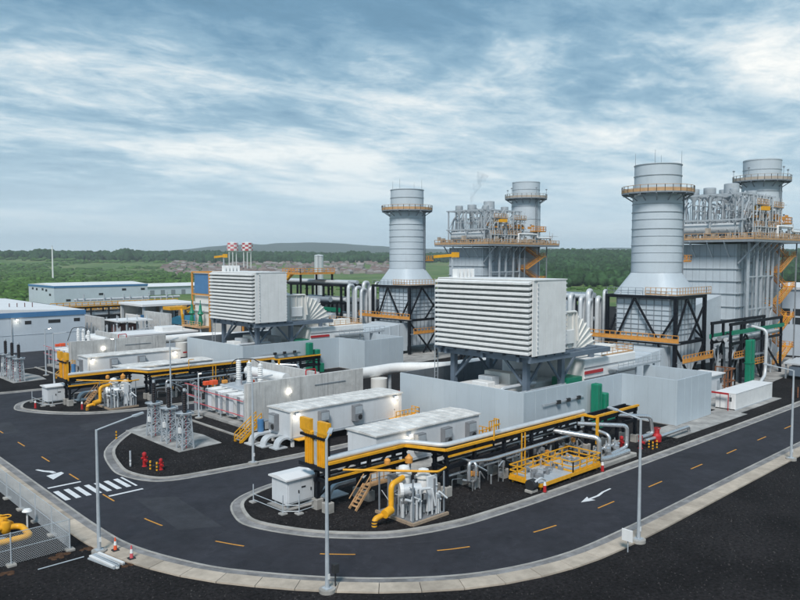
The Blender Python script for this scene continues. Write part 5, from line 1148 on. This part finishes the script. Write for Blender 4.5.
# air cooler banks at the right edge
t = T('air_cooler', 'row of pale sloping cooler panels at the right edge behind the road', 'air cooler', (165, 51, 0))
for k in range(4): t.part('cooler_panel', MB().add([(160 + 4 * k, 48, 3.2), (163.4 + 4 * k, 48, 3.6), (163.4 + 4 * k, 55, 3.6), (160 + 4 * k, 55, 3.2), (160 + 4 * k, 48, 3.5), (163.4 + 4 * k, 48, 3.9), (163.4 + 4 * k, 55, 3.9), (160 + 4 * k, 55, 3.5)], [(3, 2, 1, 0), (4, 5, 6, 7), (0, 1, 5, 4), (1, 2, 6, 5), (2, 3, 7, 6), (3, 0, 4, 7)]), 'alu')
for x in (160.4, 164.4, 168.4, 172.4, 175.4):
    for y in (48.4, 54.6): t.part('leg', MB().beam((x, y, .2), (x, y, 3.4), .28), 'galv_dark')
for k in range(4): t.part('fan_box', MB().bev(160.3 + 4 * k, 163 + 4 * k, 49, 54, .9, 2.8, .1), 'blue_steel')
# turbine hall beyond the right boiler
t = T('turbine_hall', 'pale grey hall with dark windows behind the stairs at the right edge', 'building', (215, 60, 0)); t.part('wall', MB().box(200, 240, 52, 80, .1, 17), 'bldg'); t.part('roof', MB().box(199.6, 240.4, 51.6, 80.4, 17, 17.6), 'roof_white')
wm = mesh(MB().box(0, .08, 0, 2.2, 0, 1.7), 'glass')
for r_ in range(2):
    for k in range(9): t.piece('window', wm, (199.93, 53 + 2.9 * k, 8.2 + 2.2 * r_))
t.part('red_band', MB().box(199.9, 200, 52, 60, 5.4, 7.0), 'red')
t.part('white_duct', MB().cyl((197, 62, 22), (197, 50, 22), 1.4, n=16), 'white_metal', smooth=True); t.part('duct_leg', MB().beam((197, 54, .1), (197, 54, 21), .6), 'galv')
# street lamps along the road
lamp_post('grey street lamp by the fence corner with its arm over the crossing', 22.9, 61.7, 10.6, (.93, -.02)); lamp_post('tall grey street lamp in the centre foreground at the outside of the bend', 32.6, 42.7, 11.6, (.75, .66), arm=1.2, rise=.2)
lamp_post('grey street lamp with a sign box at its foot right of centre', 58.5, 31.6, 11.0, (-.1, 1), arm=2.2, rise=.5); lamp_post('grey street lamp nearest the right edge by the outer walk', 96.4, 31.9, 11.2, (-.1, 1), arm=2.6, rise=.4)
lamp_post('lit street lamp between the blue banded warehouse and the far insulators', 50.5, 163.5, 10.0, (1, .2), arm=.6, rise=.1, lit=True); lamp_post('lit street lamp on the near yard behind the row of black insulators', 54.2, 103.5, 7.2, (-.2, -1), arm=.5, rise=.05, lit=True)
lamp_post('slim lamp post rising behind the row of near black insulators', 52.5, 109.5, 12.0, (1, 0), arm=.6, rise=.1)
lamp_post('lit lamp post before the far concrete firewall', 63.0, 157.5, 7.5, (-1, -.3), arm=.4, rise=.05, lit=True)
# control box on the centre lamp and sign box
t = T('sign_board', 'small white sign board on a post by the right lamp', 'sign', (56.0, 31.0, 0)); t.part('board', MB().bev(55.6, 55.7, 30.6, 31.6, 1.0, 2.0, .02), 'white_metal'); t.part('post', MB().cyl((55.78, 31.1, 0), (55.78, 31.1, 1.9), .05, n=8), 'galv')
single('control_box', MB().bev(33.2, 33.7, 42.6, 43.0, 1.2, 1.9, .04).cyl((33.45, 42.8, .1), (33.45, 42.8, 1.25), .06, n=8), 'dark', 'small dark control box beside the centre foreground lamp post', 'box', (33.4, 42.8, 0))
# ---- chain link compound, lower left
t = T('chain_fence', 'galvanised chain link fence round the compound at lower left', 'fence', (21.5, 64, 0))
FP = [(21.3, y) for y in [64.0 + 4.6 * i for i in range(15)]]; FP2 = [(21.3 - 4.6 * i, 64.0) for i in range(7)]
for x, y in FP + FP2[1:]:
    o = t.part('post', MB().cyl((x, y, 0), (x, y, 2.75), .06, n=8), 'galv', smooth=True); t.part('footing', MB().bev(x - .35, x + .35, y - .35, y + .35, -.05, .18, .04), 'concrete', o)
def bay(a, b):
    a, b = Vector((*a, 0)), Vector((*b, 0)); d = b - a; L = d.length; d.normalize(); m = MB(); H_ = 2.5; s = .2; n = int((L + H_) / s)
    for sg in (0, 1):
        for i in range(n):
            u0 = i * s - H_; u1 = i * s; z0, z1 = .12, .12 + H_
            if u0 < 0: z0 += -u0; u0 = 0
            if u1 > L: z1 -= (u1 - L); u1 = L
            if z1 - z0 < .05: continue
            A, B = (u0, u1) if not sg else (L - u0, L - u1)
            m.beam(a + d * A + V(0, 0, z0), a + d * B + V(0, 0, z1), .014)
    t.part('mesh_panel', m, 'alu'); t.part('top_rail', MB().cyl(a + V(0, 0, 2.68), b + V(0, 0, 2.68), .035, n=6).cyl(a + V(0, 0, 1.35), b + V(0, 0, 1.35), .03, n=6), 'galv')
for a, b in list(zip(FP[:-1], FP[1:])) + list(zip(FP2[:-1], FP2[1:])): bay(a, b)
t = T('gas_manifold', 'thick yellow gas pipes with valves inside the fenced compound', 'pipe manifold', (17, 70, 0))
t.part('pipe', MB().tube(rnd([(9, 67.2, .9), (19.2, 67.4, .9), (19.2, 70.2, 1.0), (17.0, 70.4, 1.2), (10, 70.4, 1.2)], .6, 5), .27, 14), 'yellow', smooth=True)
t.part('pipe', MB().tube(rnd([(18.4, 70.4, 1.2), (17.4, 73.0, 1.6), (16.6, 77, 1.9), (13, 77.6, 1.9)], .6, 5), .36, 14), 'yellow', smooth=True)
for x, y, z in ((18.0, 70.4, 1.2), (17.2, 72.6, 1.6), (16.6, 76.4, 2.0)): o = t.part('valve_body', MB().lathe(x, y, [(.2, z - .7), (.42, z - .45), (.5, z), (.42, z + .4), (.2, z + .5), (.16, z + .85)], 14), 'yellow', smooth=True); t.part('valve_wheel', MB().lathe(x, y, [(.45, z + .85), (.52, z + .9), (.45, z + .95), (.4, z + .9), (.45, z + .85)], 14), 'yellow', o)
for x, y in ((12, 67.2), (16, 67.3), (12, 70.4), (16, 70.4), (16.7, 76)): t.part('support', MB().beam((x, y, 0), (x, y, 1.0), .22), 'galv')
t.part('pipe', MB().tube(rnd([(9, 72.6, 1.3), (15.4, 72.6, 1.3), (17.2, 73.6, 1.6)], .5, 4), .22, 12), 'yellow', smooth=True); t.part('pipe', MB().tube(rnd([(9, 75.0, 1.6), (16.4, 75.2, 1.8)], .5, 4), .2, 12), 'yellow', smooth=True)
t.part('grey_pipe', MB().tube(rnd([(8, 68.8, .7), (17.6, 68.9, .7), (17.8, 68.9, .05)], .3), .12, 8), 'silver', smooth=True); t.part('grey_pipe', MB().tube(rnd([(8, 72.0, .7), (15.6, 72.2, .7), (15.8, 72.2, .05)], .3), .12, 8), 'silver', smooth=True)
single('white_vent_cap', MB().lathe(20.3, 72.2, [(.08, 0), (.08, 1.5), (.45, 1.55), (.3, 1.75), (.02, 1.8)], 12), 'white_metal', 'small white vent cap beside the yellow gas valves', 'vent', (20.3, 72.2, 0), None, True)
t.part('flange', MB().cyl((17.98, 71.5, 1.33), (17.84, 71.85, 1.39), .55, n=14), 'yellow'); t.part('flange', MB().cyl((17.2, 73.9, 1.68), (17.12, 74.2, 1.7), .55, n=14), 'yellow')
# ---- cones, bars and rubble at the kerb
for l, x, y, c in (('orange traffic cone with a white band left by the fence lamp', 24.0, 61.0, 'cone_orange'), ('pink red traffic cone to the right on the walk edge', 24.3, 58.4, 'pink')):
    t = T('traffic_cone', l, 'traffic cone', (x, y, .1), 'traffic cones on the walk'); t.part('cone', MB().lathe(x, y, [(.15, .2), (.13, .5), (.10, .85), (.05, 1.25), (.0, 1.26)], 14), c, smooth=True); t.part('base', MB().bev(x - .28, x + .28, y - .28, y + .28, .12, .21, .03), 'dark'); t.part('white_band', MB().lathe(x, y, [(.128, .6), (.098, .95)], 14), 'white_metal', smooth=True)
for i in range(9):
    x, y = 22.6 - .22 * (i % 5) + rng.uniform(-.05, .05), 61.2 - .05 * (i % 5); dx, dy = .55 + .3 * rng.random(), -3.2 - .6 * rng.random(); z = .09 + .16 * (i // 5)
    single('steel_bar', MB().beam((x, y, z), (x + dx, y + dy, z), .2, .12), ['alu', 'galv', 'white_metal'][i % 3], '%s bar counted from the road in the %s layer of the steel heap' % (['first', 'second', 'third', 'fourth', 'fifth'][i % 5], ['bottom', 'top'][i // 5]), 'steel bar', (x, y, 0), 'steel bars heaped by the lamp')
single('loose_rod', MB().cyl((18.0, 61.6, .06), (21.6, 61.6, .08), .05, n=6), 'galv', 'single grey rod lying on the gravel outside the fence', 'rod', (20, 61.6, 0), None, True)
def rubble(label, x, y, s, mt):
    b = MB(); rr = random.Random(int(x * 10))
    for k in range(14): a = rr.random() * 6.28; d = s * rr.random(); q = rr.uniform(.15, .4) * s; b.lathe(x + d * math.cos(a) * 1.3, y + d * math.sin(a), [(q * 1.6, -.02), (q * 1.5, q * .12), (q * .8, q * .3), (.01, q * .36)], 7)
    single('rubble_heap', b, mt, label, 'rubble', (x, y, 0), 'brown rubble heaps')
rubble('brown rubble heap at the end of the steel bars', 23.9, 57.9, .5, 'soil'); rubble('brown soil heap just outside the fence corner', 22.6, 63.3, .5, 'soil'); rubble('brown soil heap at the foot of the fence left of the rod', 20.2, 63.3, .6, 'soil'); rubble('small brown heap at the far lower left by the fence', 16.0, 62.8, .5, 'soil')

# ================================================================== buildings and yards behind on the left
def vents(t, pts, y, mt='dark', w_=1.6, h=.9):
    me = mesh(MB().box(0, w_, 0, .08, 0, h), mt)
    for x, z in pts: t.piece('vent', me, (x, y - .06, z))
t = T('warehouse', 'large white warehouse with a blue eaves band at the left edge', 'warehouse', (47, 245, 0))
t.part('wall', MB().box(12, 75.2, 209, 286, .05, 9.3), 'bldg'); t.part('blue_band', MB().box(11.8, 75.4, 208.8, 286.2, 9.3, 10.6), 'blue'); t.part('roof', MB().add([(11.9, 208.9, 10.6), (75.3, 208.9, 10.6), (75.3, 286.1, 10.6), (11.9, 286.1, 10.6), (43, 208.9, 12.0), (43, 286.1, 12.0)], [(0, 1, 4), (1, 2, 5, 4), (2, 3, 5), (3, 0, 4, 5)]), 'roof_white')
vents(t, ((59.6, 7.4), (65.5, 7.4), (67.0, 7.4), (72.2, 7.5)), 209); t.part('downpipe', MB().box(56.2, 56.45, 208.8, 209, .1, 9.3), 'galv'); t.part('seam', MB().box(12, 75.2, 208.93, 209, 4.6, 4.68), 'galv')
for k in range(4): t.part('roof_stub', MB().cyl((60 + 2 * k, 224, 11), (60 + 2 * k, 224, 12.3), .12, n=6), 'brown')
lampbox(t, 57.6, 208.8, 8.6, 'wall_light')
t = T('store_building', 'white store building with a blue eaves line in front of the green field', 'building', (155, 420, 0))
t.part('wall', MB().box(131.5, 183, 409, 452, .05, 9.0), 'bldg'); t.part('blue_band', MB().box(131.3, 183.2, 408.8, 452.2, 9.0, 10.1), 'blue'); t.part('roof', MB().add([(131.4, 408.9, 10.1), (183.1, 408.9, 10.1), (183.1, 452.1, 10.1), (131.4, 452.1, 10.1), (131.4, 430, 11.2), (183.1, 430, 11.2)], [(0, 1, 5, 4), (1, 2, 5), (2, 3, 4, 5), (3, 0, 4)]), 'roof_white')
vents(t, ((137.5, 1.6), (155, 4.4), (168, 6.6), (179, 6.6)), 409, 'dark', 2.4, 1.2); me = mesh(MB().box(0, .08, 0, 3, 0, 1.2), 'dark')
for y, z in ((414, 4.6), (420, 6.8), (426, 7.2), (436, 7.0), (443, 7.2)): t.piece('vent', me, (131.44, y, z))
t = T('long_shed', 'long low white shed in front of the scrub beyond the store', 'shed', (250, 520, 0)); t.part('wall', MB().box(205, 285, 478, 500, -.3, 5.5), 'bldg'); t.part('roof', MB().add([(204, 477, 5.5), (286, 477, 5.5), (286, 501, 5.5), (204, 501, 5.5), (204, 489, 7.4), (286, 489, 7.4)], [(0, 1, 5, 4), (1, 2, 5), (2, 3, 4, 5), (3, 0, 4)]), 'roof_white')
for k in range(10): t.part('door', MB().box(208 + 7.6 * k, 211 + 7.6 * k, 477.9, 478, -.2, 3), 'galv_dark')
# canopy with dark bays
t = T('canopy', 'white flat canopy on columns over dark bays left of the blue roof', 'canopy', (114, 236, 0))
t.part('roof', MB().bev(100.5, 121, 229, 248, 9.2, 10.0, .1), 'roof_white')
for x in (101.5, 107.5, 114, 120): 
    for y in (230, 247): t.part('column', MB().beam((x, y, .1), (x, y, 9.2), .7), 'galv' if x != 114 else 'tan')
t.part('back_wall', MB().box(101, 120.5, 247.2, 247.6, .1, 9.2), 'cream'); t.part('store_room', MB().bev(102, 107, 236, 246, .1, 6, .1), 'white_metal'); b = MB(); rr = random.Random(8)
for k in range(16): x = rr.uniform(107.5, 119); y = rr.uniform(230.5, 243); s_ = rr.uniform(.6, 1.8); b.bev(x, x + s_, y, y + s_, .1, .1 + s_ * rr.uniform(.6, 1.6), .05)
t.part('stored_units', b, 'brown', kind='stuff'); t.part('blue_sign_frame', MB().beam((103, 228.6, .1), (103, 228.6, 6.4), .5).beam((99.8, 228.6, 6.2), (106, 228.6, 6.2), .3, .9), 'blue')
# blue shed
t = T('blue_shed', 'blue roofed shed over green machines left of the far air intake', 'shed', (113, 214, 0))
t.part('roof', MB().add([(105, 205, 4.9), (122, 205, 4.9), (122, 222, 4.9), (105, 222, 4.9), (105, 213.5, 7.0), (122, 213.5, 7.0)], [(0, 1, 5, 4), (1, 2, 5), (2, 3, 4, 5), (3, 0, 4)]), 'blue_roof'); t.part('fascia', MB().box(104.9, 122.1, 204.9, 205.0, 4.3, 5.0).box(104.9, 105, 205, 222, 4.3, 5.0), 'blue_roof')
for x in (105.6, 111, 116.4, 121.5):
    for y in (205.5, 221.5): t.part('column', MB().beam((x, y, .1), (x, y, 4.9), .4), 'green')
for k in range(4): t.part('machine', MB().bev(106.6 + 4 * k, 109.4 + 4 * k, 209, 215, .1, 2.8, .2), 'green')
t.part('orange_gantry', MB().beam((103.5, 207, .1), (103.5, 207, 8), .5).beam((103.5, 207, 6), (109, 219, 9.5), .6).box(103.8, 109.5, 216, 221, 8.6, 9.6), 'yellow')
# white process block with blue panel behind the far intake
t = T('process_block', 'white process block with a blue panel in an orange frame left of the far intake', 'building', (104, 190, 0))
t.part('wall', MB().box(100.5, 110, 184, 193.2, .1, 14.6), 'cream'); t.part('blue_panel', MB().box(100.2, 100.5, 184.4, 192.8, 15.0, 20.6), 'blue'); t.part('upper_wall', MB().box(100.5, 110, 184, 193.2, 14.6, 20.8), 'cream'); b = MB()
for x in (99.9, 110.4):
    for y in (183.6, 193.6): b.beam((x, y, .1), (x, y, 21), .4)
for z in (14.7, 21): b.beam((99.9, 183.6, z), (99.9, 193.6, z), .35).beam((99.9, 183.6, z), (110.4, 183.6, z), .35).beam((99.9, 193.6, z), (110.4, 193.6, z), .35).beam((110.4, 183.6, z), (110.4, 193.6, z), .35)
t.part('orange_frame', b, 'orange')
for y in (186.5, 191.5): t.part('green_valve', MB().lathe(98.6, y, [(.4, 6), (.7, 7), (.4, 9), (.9, 9.4), (.5, 10), (.3, 11.8), (.05, 12)], 12), 'green', smooth=True); t.part('valve_spindle', MB().cyl((98.6, y, 12), (98.6, y, 13.2), .12, n=6), 'green')
t.part('ledge', MB().box(97, 100.4, 183.5, 194.5, 5.6, 6.0).rail([(97, 183.5, 6), (97, 194.5, 6)], 1.3, 1.6, .12), 'pale_orange')
for y in (184.2, 194): t.part('ledge_post', MB().beam((97.4, y, .1), (97.4, y, 5.6), .35), 'galv')
for z in (10.0, 12.2): t.part('wall_pipe', MB().cyl((100.2, 184, z), (100.2, 193, z), .2, n=8), 'alu', smooth=True)
# third transformer bay etc.
t = T('switch_bay', 'grey switch bay with maroon gear and a white roof behind the far firewall', 'switchgear', (95, 205, 0))
t.part('side_wall', MB().box(98, 99, 205, 222, .1, 8.4), 'firewall'); t.part('side_wall', MB().box(80, 81, 210, 226, .1, 8.0), 'firewall'); t.part('gear', MB().bev(86, 92, 212, 218, .1, 5.4, .2), 'brown'); t.part('gear_roof', MB().box(84.5, 95, 209, 219, 6.4, 6.8), 'roof_white')
for x in (85, 88, 91, 94): t.part('bushing', MB().lathe(x, 211, [(.3, .1), (.3, 5.4), (.4, 5.6), (.25, 6), (.4, 6.4), (.25, 6.8), (.1, 8.4)], 8), 'galv', smooth=True)
b = MB(); rr = random.Random(14)
for k in range(70): x = rr.uniform(76, 100); y = rr.uniform(199, 216); b.beam((x, y, .1), (x, y, rr.uniform(2.5, 7)), .22)
for k in range(14): x = rr.uniform(78, 96); y = rr.uniform(200, 210); z = rr.uniform(2.5, 6.5); b.beam((x, y, z), (x + rr.uniform(2, 6), y, z), .2)
t.part('posts', b, 'alu', kind='stuff'); b = MB()
for k in range(30): x = rr.uniform(82, 104); y = rr.uniform(199, 228); s_ = rr.uniform(.7, 2.0); b.bev(x, x + s_, y, y + s_, .1, s_ * rr.uniform(1, 2.2), .05)
t.part('pale_boxes', b, 'white_metal', kind='stuff'); b = MB()
for k in range(8): x = rr.uniform(84, 106); y = rr.uniform(199, 226); s_ = rr.uniform(.7, 1.5); b.bev(x, x + s_, y, y + s_, .1, s_ * 1.6, .05)
t.part('blue_boxes', b, 'blue', kind='stuff'); b = MB()
for k in range(46): x = rr.uniform(76, 101); y = rr.uniform(199, 216); s_ = rr.uniform(.6, 1.6); b.bev(x, x + s_, y, y + s_, .1, s_ * 1.5, .05)
t.part('boxes', b, 'galv_dark', kind='stuff')
t = T('low_hall', 'low white flat hall with a roof box beyond the far electrical house', 'building', (80, 186, 0)); t.part('wall', MB().box(72, 97, 186, 196, .1, 4.6), 'bldg'); t.part('roof', MB().box(71.6, 97.4, 185.6, 196.4, 4.6, 5.0), 'roof_white'); t.part('roof_box', MB().bev(88, 94, 188, 193, 5, 6.2, .1), 'white_metal'); t.part('red_pipe', MB().beam((79, 185.4, 3.9), (84, 185.4, 3.2), .4), 'red'); t.part('door', MB().box(75, 77, 185.92, 186, .1, 2.6), 'galv')
t = T('yard_pipe_rack', 'dark pipe rack with yellow rails between the switch bay and the canopy', 'pipe rack', (100, 254, 0))
for x in range(80, 124, 6):
    for y in (250, 255): t.part('column', MB().beam((x, y, .1), (x, y, 8.6), .4), 'black_steel')
for z in (8.4, 5.2):
    for y in (250, 255): t.part('long_beam', MB().beam((79, y, z), (123, y, z), .35, .5), 'black_steel')
for i, (y, z, r) in enumerate(((251, 9.1, .5), (252.4, 9.2, .6), (253.8, 9.0, .45), (251.4, 5.9, .5), (253.2, 6, .6))): t.part('pipe', MB().cyl((78, y, z), (124, y, z), r, n=10), ['alu', 'silver', 'galv'][i % 3], smooth=True)
t.part('railing', MB().rail([(79, 249.6, 8.7), (123, 249.6, 8.7)], 1.5, 2, .22), 'yellow')
# yellow pipe gallery with upright pipes
t = T('yellow_gallery', 'yellow railed pipe gallery with upright grey pipes before the store', 'pipe gallery', (130, 300, 0))
t.part('deck', MB().box(100, 150, 296, 303, 4.0, 4.3), 'galv_dark'); t.part('railing', MB().rail([(100, 296, 4.3), (150, 296, 4.3)], 1.7, 1.6, .3), 'yellow'); t.part('railing', MB().rail([(100, 303, 4.3), (150, 303, 4.3)], 1.7, 1.6, .25), 'yellow')
for k in range(11): t.part('post', MB().beam((101 + 4.8 * k, 297, .1), (101 + 4.8 * k, 297, 4), .4), 'galv')
for k in range(16): x = 105 + 2.7 * k; t.part('upright_pipe', MB().cyl((x, 300, 4.2), (x, 300, 9 + 1.4 * math.sin(k * 1.9)), .3, n=8), 'galv', smooth=True)
t.part('header', MB().cyl((104, 300.6, 8.2), (149, 300.6, 8.2), .5, n=8), 'alu', smooth=True); t.part('lower_wall', MB().box(102, 149, 302, 302.4, .1, 3.9), 'slab')
t = T('yellow_conveyor_stair', 'yellow sloping stair beside the pale blue tank in the middle distance', 'stairs', (160, 305, 0)); t.part('flight', MB().beam((152, 300, 1), (171, 300, 9.5), .4, 1.3), 'yellow'); t.part('rail', MB().beam((152, 299.4, 2.6), (171, 299.4, 11.1), .25).beam((152, 300.6, 2.6), (171, 300.6, 11.1), .25), 'yellow'); t.part('posts', MB().beam((171, 300, .1), (171, 300, 9.5), .5).beam((162, 300, .1), (162, 300, 5.4), .4), 'galv')
t = T('white_tank', 'pale blue and white horizontal tank in the middle distance left', 'tank', (182, 305, 0)); t.part('shell', MB().tube([(172, 300, 4.4), (173, 300, 4.4), (189, 300, 4.4), (190, 300, 4.4)], 3.0, 18), 'trailer', smooth=True)
for x in (175, 187): t.part('saddle', MB().box(x - .5, x + .5, 297.6, 302.4, .1, 3), 'slab')
t.part('blue_stripe', MB().tube([(176, 300, 4.4), (186, 300, 4.4)], 3.06, 18, None, False), 'blue')
b = MB(); rr = random.Random(77)
# pipe galleries behind the far unit
t = T('main_pipe_rack', 'multi level black pipe rack with pale pipes behind the far intake', 'pipe rack', (140, 190, 0))
for y in range(158, 216, 8):
    for x in (126, 134): t.part('column', MB().beam((x, y, .1), (x, y, 17.5), .5), 'black_steel')
    [t.part('cross_beam', MB().beam((125.6, y, z), (134.4, y, z), .4, .5), 'black_steel') for z in (17.2, 12.4, 7.8)]
for z in (17.4, 12.6, 8.0):
    for x in (126, 134): t.part('long_beam', MB().beam((x, 158, z), (x, 214, z), .35, .5), 'black_steel')
for i, (x, z, r, mt_) in enumerate(((127.2, 13.4, .6, 'alu'), (129, 13.5, .7, 'silver'), (131.4, 13.3, .5, 'alu'), (127.4, 8.9, .65, 'alu'), (129.4, 8.8, .5, 'galv'), (131.6, 9, .7, 'silver'), (128, 18.2, .55, 'alu'), (131, 18.2, .6, 'galv'), (127, 4.4, .9, 'galv'))): t.part('pipe', MB().cyl((x, 157, z), (x, 214, z), r, n=10), mt_, smooth=True)
t.part('green_plate', MB().box(125.7, 125.9, 158, 190, 10.0, 11.2), 'green')
t = T('duct_bank', 'bank of grey ducts in black frames between the far intake and far stack', 'duct', (118, 168, 0))
for y in range(156, 186, 7):
    for x in (113, 123): t.part('column', MB().beam((x, y, .1), (x, y, 13), .45), 'black_steel')
    for z in (12.8, 8.0): t.part('cross_beam', MB().beam((112.6, y, z), (123.4, y, z), .4, .5), 'black_steel')
for z in (12.9, 8.1):
    for x in (113, 123): t.part('long_beam', MB().beam((x, 155.5, z), (x, 184.5, z), .35, .5), 'black_steel')
for i, (x, z, r) in enumerate(((115, 4.6, 1.3), (119.5, 4.8, 1.5), (114.6, 9.3, .8), (117.4, 9.2, .7), (121, 9.4, .9), (116, 13.8, .6), (120, 13.9, .7))): t.part('duct', MB().cyl((x, 155, z), (x, 185, z), r, n=14), ['galv_dark', 'galv', 'alu'][i % 3], smooth=True)
t.part('railing', MB().rail([(112.5, 155.5, 13.2), (112.5, 184.5, 13.2)], 1.3, 1.6, .13), 'orange')
t = T('stair_platform', 'orange stair and black platform below the grey tank right of the far intake', 'stairs', (130, 210, 0))
t.part('flight', MB().beam((121, 186, 13), (121, 174, 20.6), .9, .7), 'yellow'); t.part('handrail', MB().beam((120.5, 186, 14.3), (120.5, 174, 21.9), .2).beam((121.5, 186, 14.3), (121.5, 174, 21.9), .2), 'orange'); t.part('platform', MB().box(118, 130, 166, 174.5, 20.4, 20.8).rail([(118, 174.5, 20.8), (118, 166, 20.8), (130, 166, 20.8)], 1.3, 1.5, .14), 'orange'); t.part('lower_landing', MB().box(117, 124, 186, 192, 12.8, 13.1).rail([(117, 192, 13.1), (117, 186, 13.1), (124, 186, 13.1)], 1.3, 1.5, .14), 'orange')
for x in (118.5, 129.5):
    for y in (166.5, 174): t.part('column', MB().beam((x, y, .1), (x, y, 20.4), .45), 'black_steel')
for y in (187, 191): t.part('column', MB().beam((120, y, .1), (120, y, 12.8), .4), 'black_steel')
x, y = polar(319, 480)
t = T('grey_tank', 'upright grey cylindrical tank standing in the field beyond the far unit', 'tank', (x, y, -.3)); t.part('shell', MB().lathe(x, y, [(3.0, -.3), (3.0, 26.6), (2.6, 27.0), (.02, 27.4)], 24), 'alu', smooth=True); t.part('rim', MB().lathe(x, y, [(3.0, 26), (3.12, 26), (3.12, 26.4), (3.0, 26.4)], 24), 'galv'); t.part('ladder', MB().ladder((x - 2.2, y - 2.3, -.3), (x - 2.2, y - 2.3, 27), (1, -1, 0), .7, .12), 'galv_dark')
# racks and sheds between the units, seen right of the near intake
t = T('low_roof_shed', 'grey flat roofed shed far behind between the two boilers', 'shed', (300, 260, 0)); t.part('wall', MB().box(262, 296, 196, 226, .05, 8.2), 'bldg'); t.part('roof', MB().box(261.5, 296.5, 195.5, 226.5, 8.2, 9.0), 'trailer_roof')
for k in range(5): t.part('roof_light', MB().box(264 + 6 * k, 267 + 6 * k, 199, 222, 9.0, 9.3), 'white_metal')
t.part('door', MB().box(261.9, 262, 203, 208, .1, 5), 'galv_dark')
t = T('middle_pipe_rack', 'black pipe rack with pale pipes running between the two stack frames', 'pipe rack', (137, 105, 0))
for y in range(86, 128, 8):
    for x in (131, 138): t.part('column', MB().beam((x, y, .1), (x, y, 16.5), .45), 'black_steel')
    [t.part('cross_beam', MB().beam((130.6, y, z), (138.4, y, z), .4), 'black_steel') for z in (16.2, 11)]
for z in (16.3, 11.1, 6.4):
    for x in (131, 138): t.part('long_beam', MB().beam((x, 85.5, z), (x, 127, z), .32, .45), 'black_steel')
for i, (x, z, r, m_) in enumerate(((132.4, 12.0, .6, 'alu'), (134.4, 12.1, .7, 'silver'), (136.6, 12, .5, 'alu'), (132.6, 7.3, .6, 'galv'), (134.8, 7.3, .6, 'alu'), (133, 17, .5, 'alu'), (136, 17.1, .6, 'silver'))): t.part('pipe', MB().cyl((x, 84.5, z), (x, 127.5, z), r, n=10), m_, smooth=True)
t.part('green_plate', MB().box(130.5, 130.7, 86, 110, 8.8, 9.8), 'green')
# ------------------------------------------------------------------ steam wisp over the farther boiler
sm = bpy.data.materials.new('smoke'); sm.use_nodes = True; q = sm.node_tree; q.nodes.clear()
pvs = q.nodes.new('ShaderNodeVolumePrincipled'); pvs.inputs['Color'].default_value = (.55, .62, .7, 1)
ge = q.nodes.new('ShaderNodeNewGeometry'); nz = q.nodes.new('ShaderNodeTexNoise'); nz.inputs['Scale'].default_value = .7; nz.inputs['Detail'].default_value = 4; q.links.new(ge.outputs['Position'], nz.inputs['Vector'])
mrs = q.nodes.new('ShaderNodeMapRange'); q.links.new(nz.outputs[0], mrs.inputs[0])
for i, v in enumerate((.44, .74, 0., .34)): mrs.inputs[i + 1].default_value = v
q.links.new(mrs.outputs[0], pvs.inputs['Density']); qo = q.nodes.new('ShaderNodeOutputMaterial'); q.links.new(pvs.outputs[0], qo.inputs['Volume']); MATS['smoke'] = sm
o = link('smoke', mesh(MB().tube([(164.6, 144.2, 41.2), (164.8, 144.3, 43), (165.3, 144.0, 45), (166.0, 143.4, 46.6), (166.8, 142.6, 48.4), (167.2, 142.2, 50)], .6, 14, 1.9), 'smoke', True)); o['kind'] = 'stuff'; o['label'] = 'faint grey wisp of steam above the farther boiler'; o['category'] = 'smoke'
# ------------------------------------------------------------------ haze
hm = bpy.data.materials.new('haze'); hm.use_nodes = True; hn = hm.node_tree; hn.nodes.clear()
pv = hn.nodes.new('ShaderNodeVolumePrincipled'); pv.inputs['Color'].default_value = (.82, .93, 1.0, 1); pv.inputs['Density'].default_value = 1.25e-4; pv.inputs['Anisotropy'].default_value = 0.0
ho = hn.nodes.new('ShaderNodeOutputMaterial'); hn.links.new(pv.outputs[0], ho.inputs['Volume']); MATS['haze'] = hm
hz_ = link('haze', mesh(MB().box(-7100, 7100, -7100, 7100, -6, 210), 'haze')); hz_['kind'] = 'stuff'; hz_['label'] = 'thin pale blue air haze over the whole plain'; hz_['category'] = 'haze'
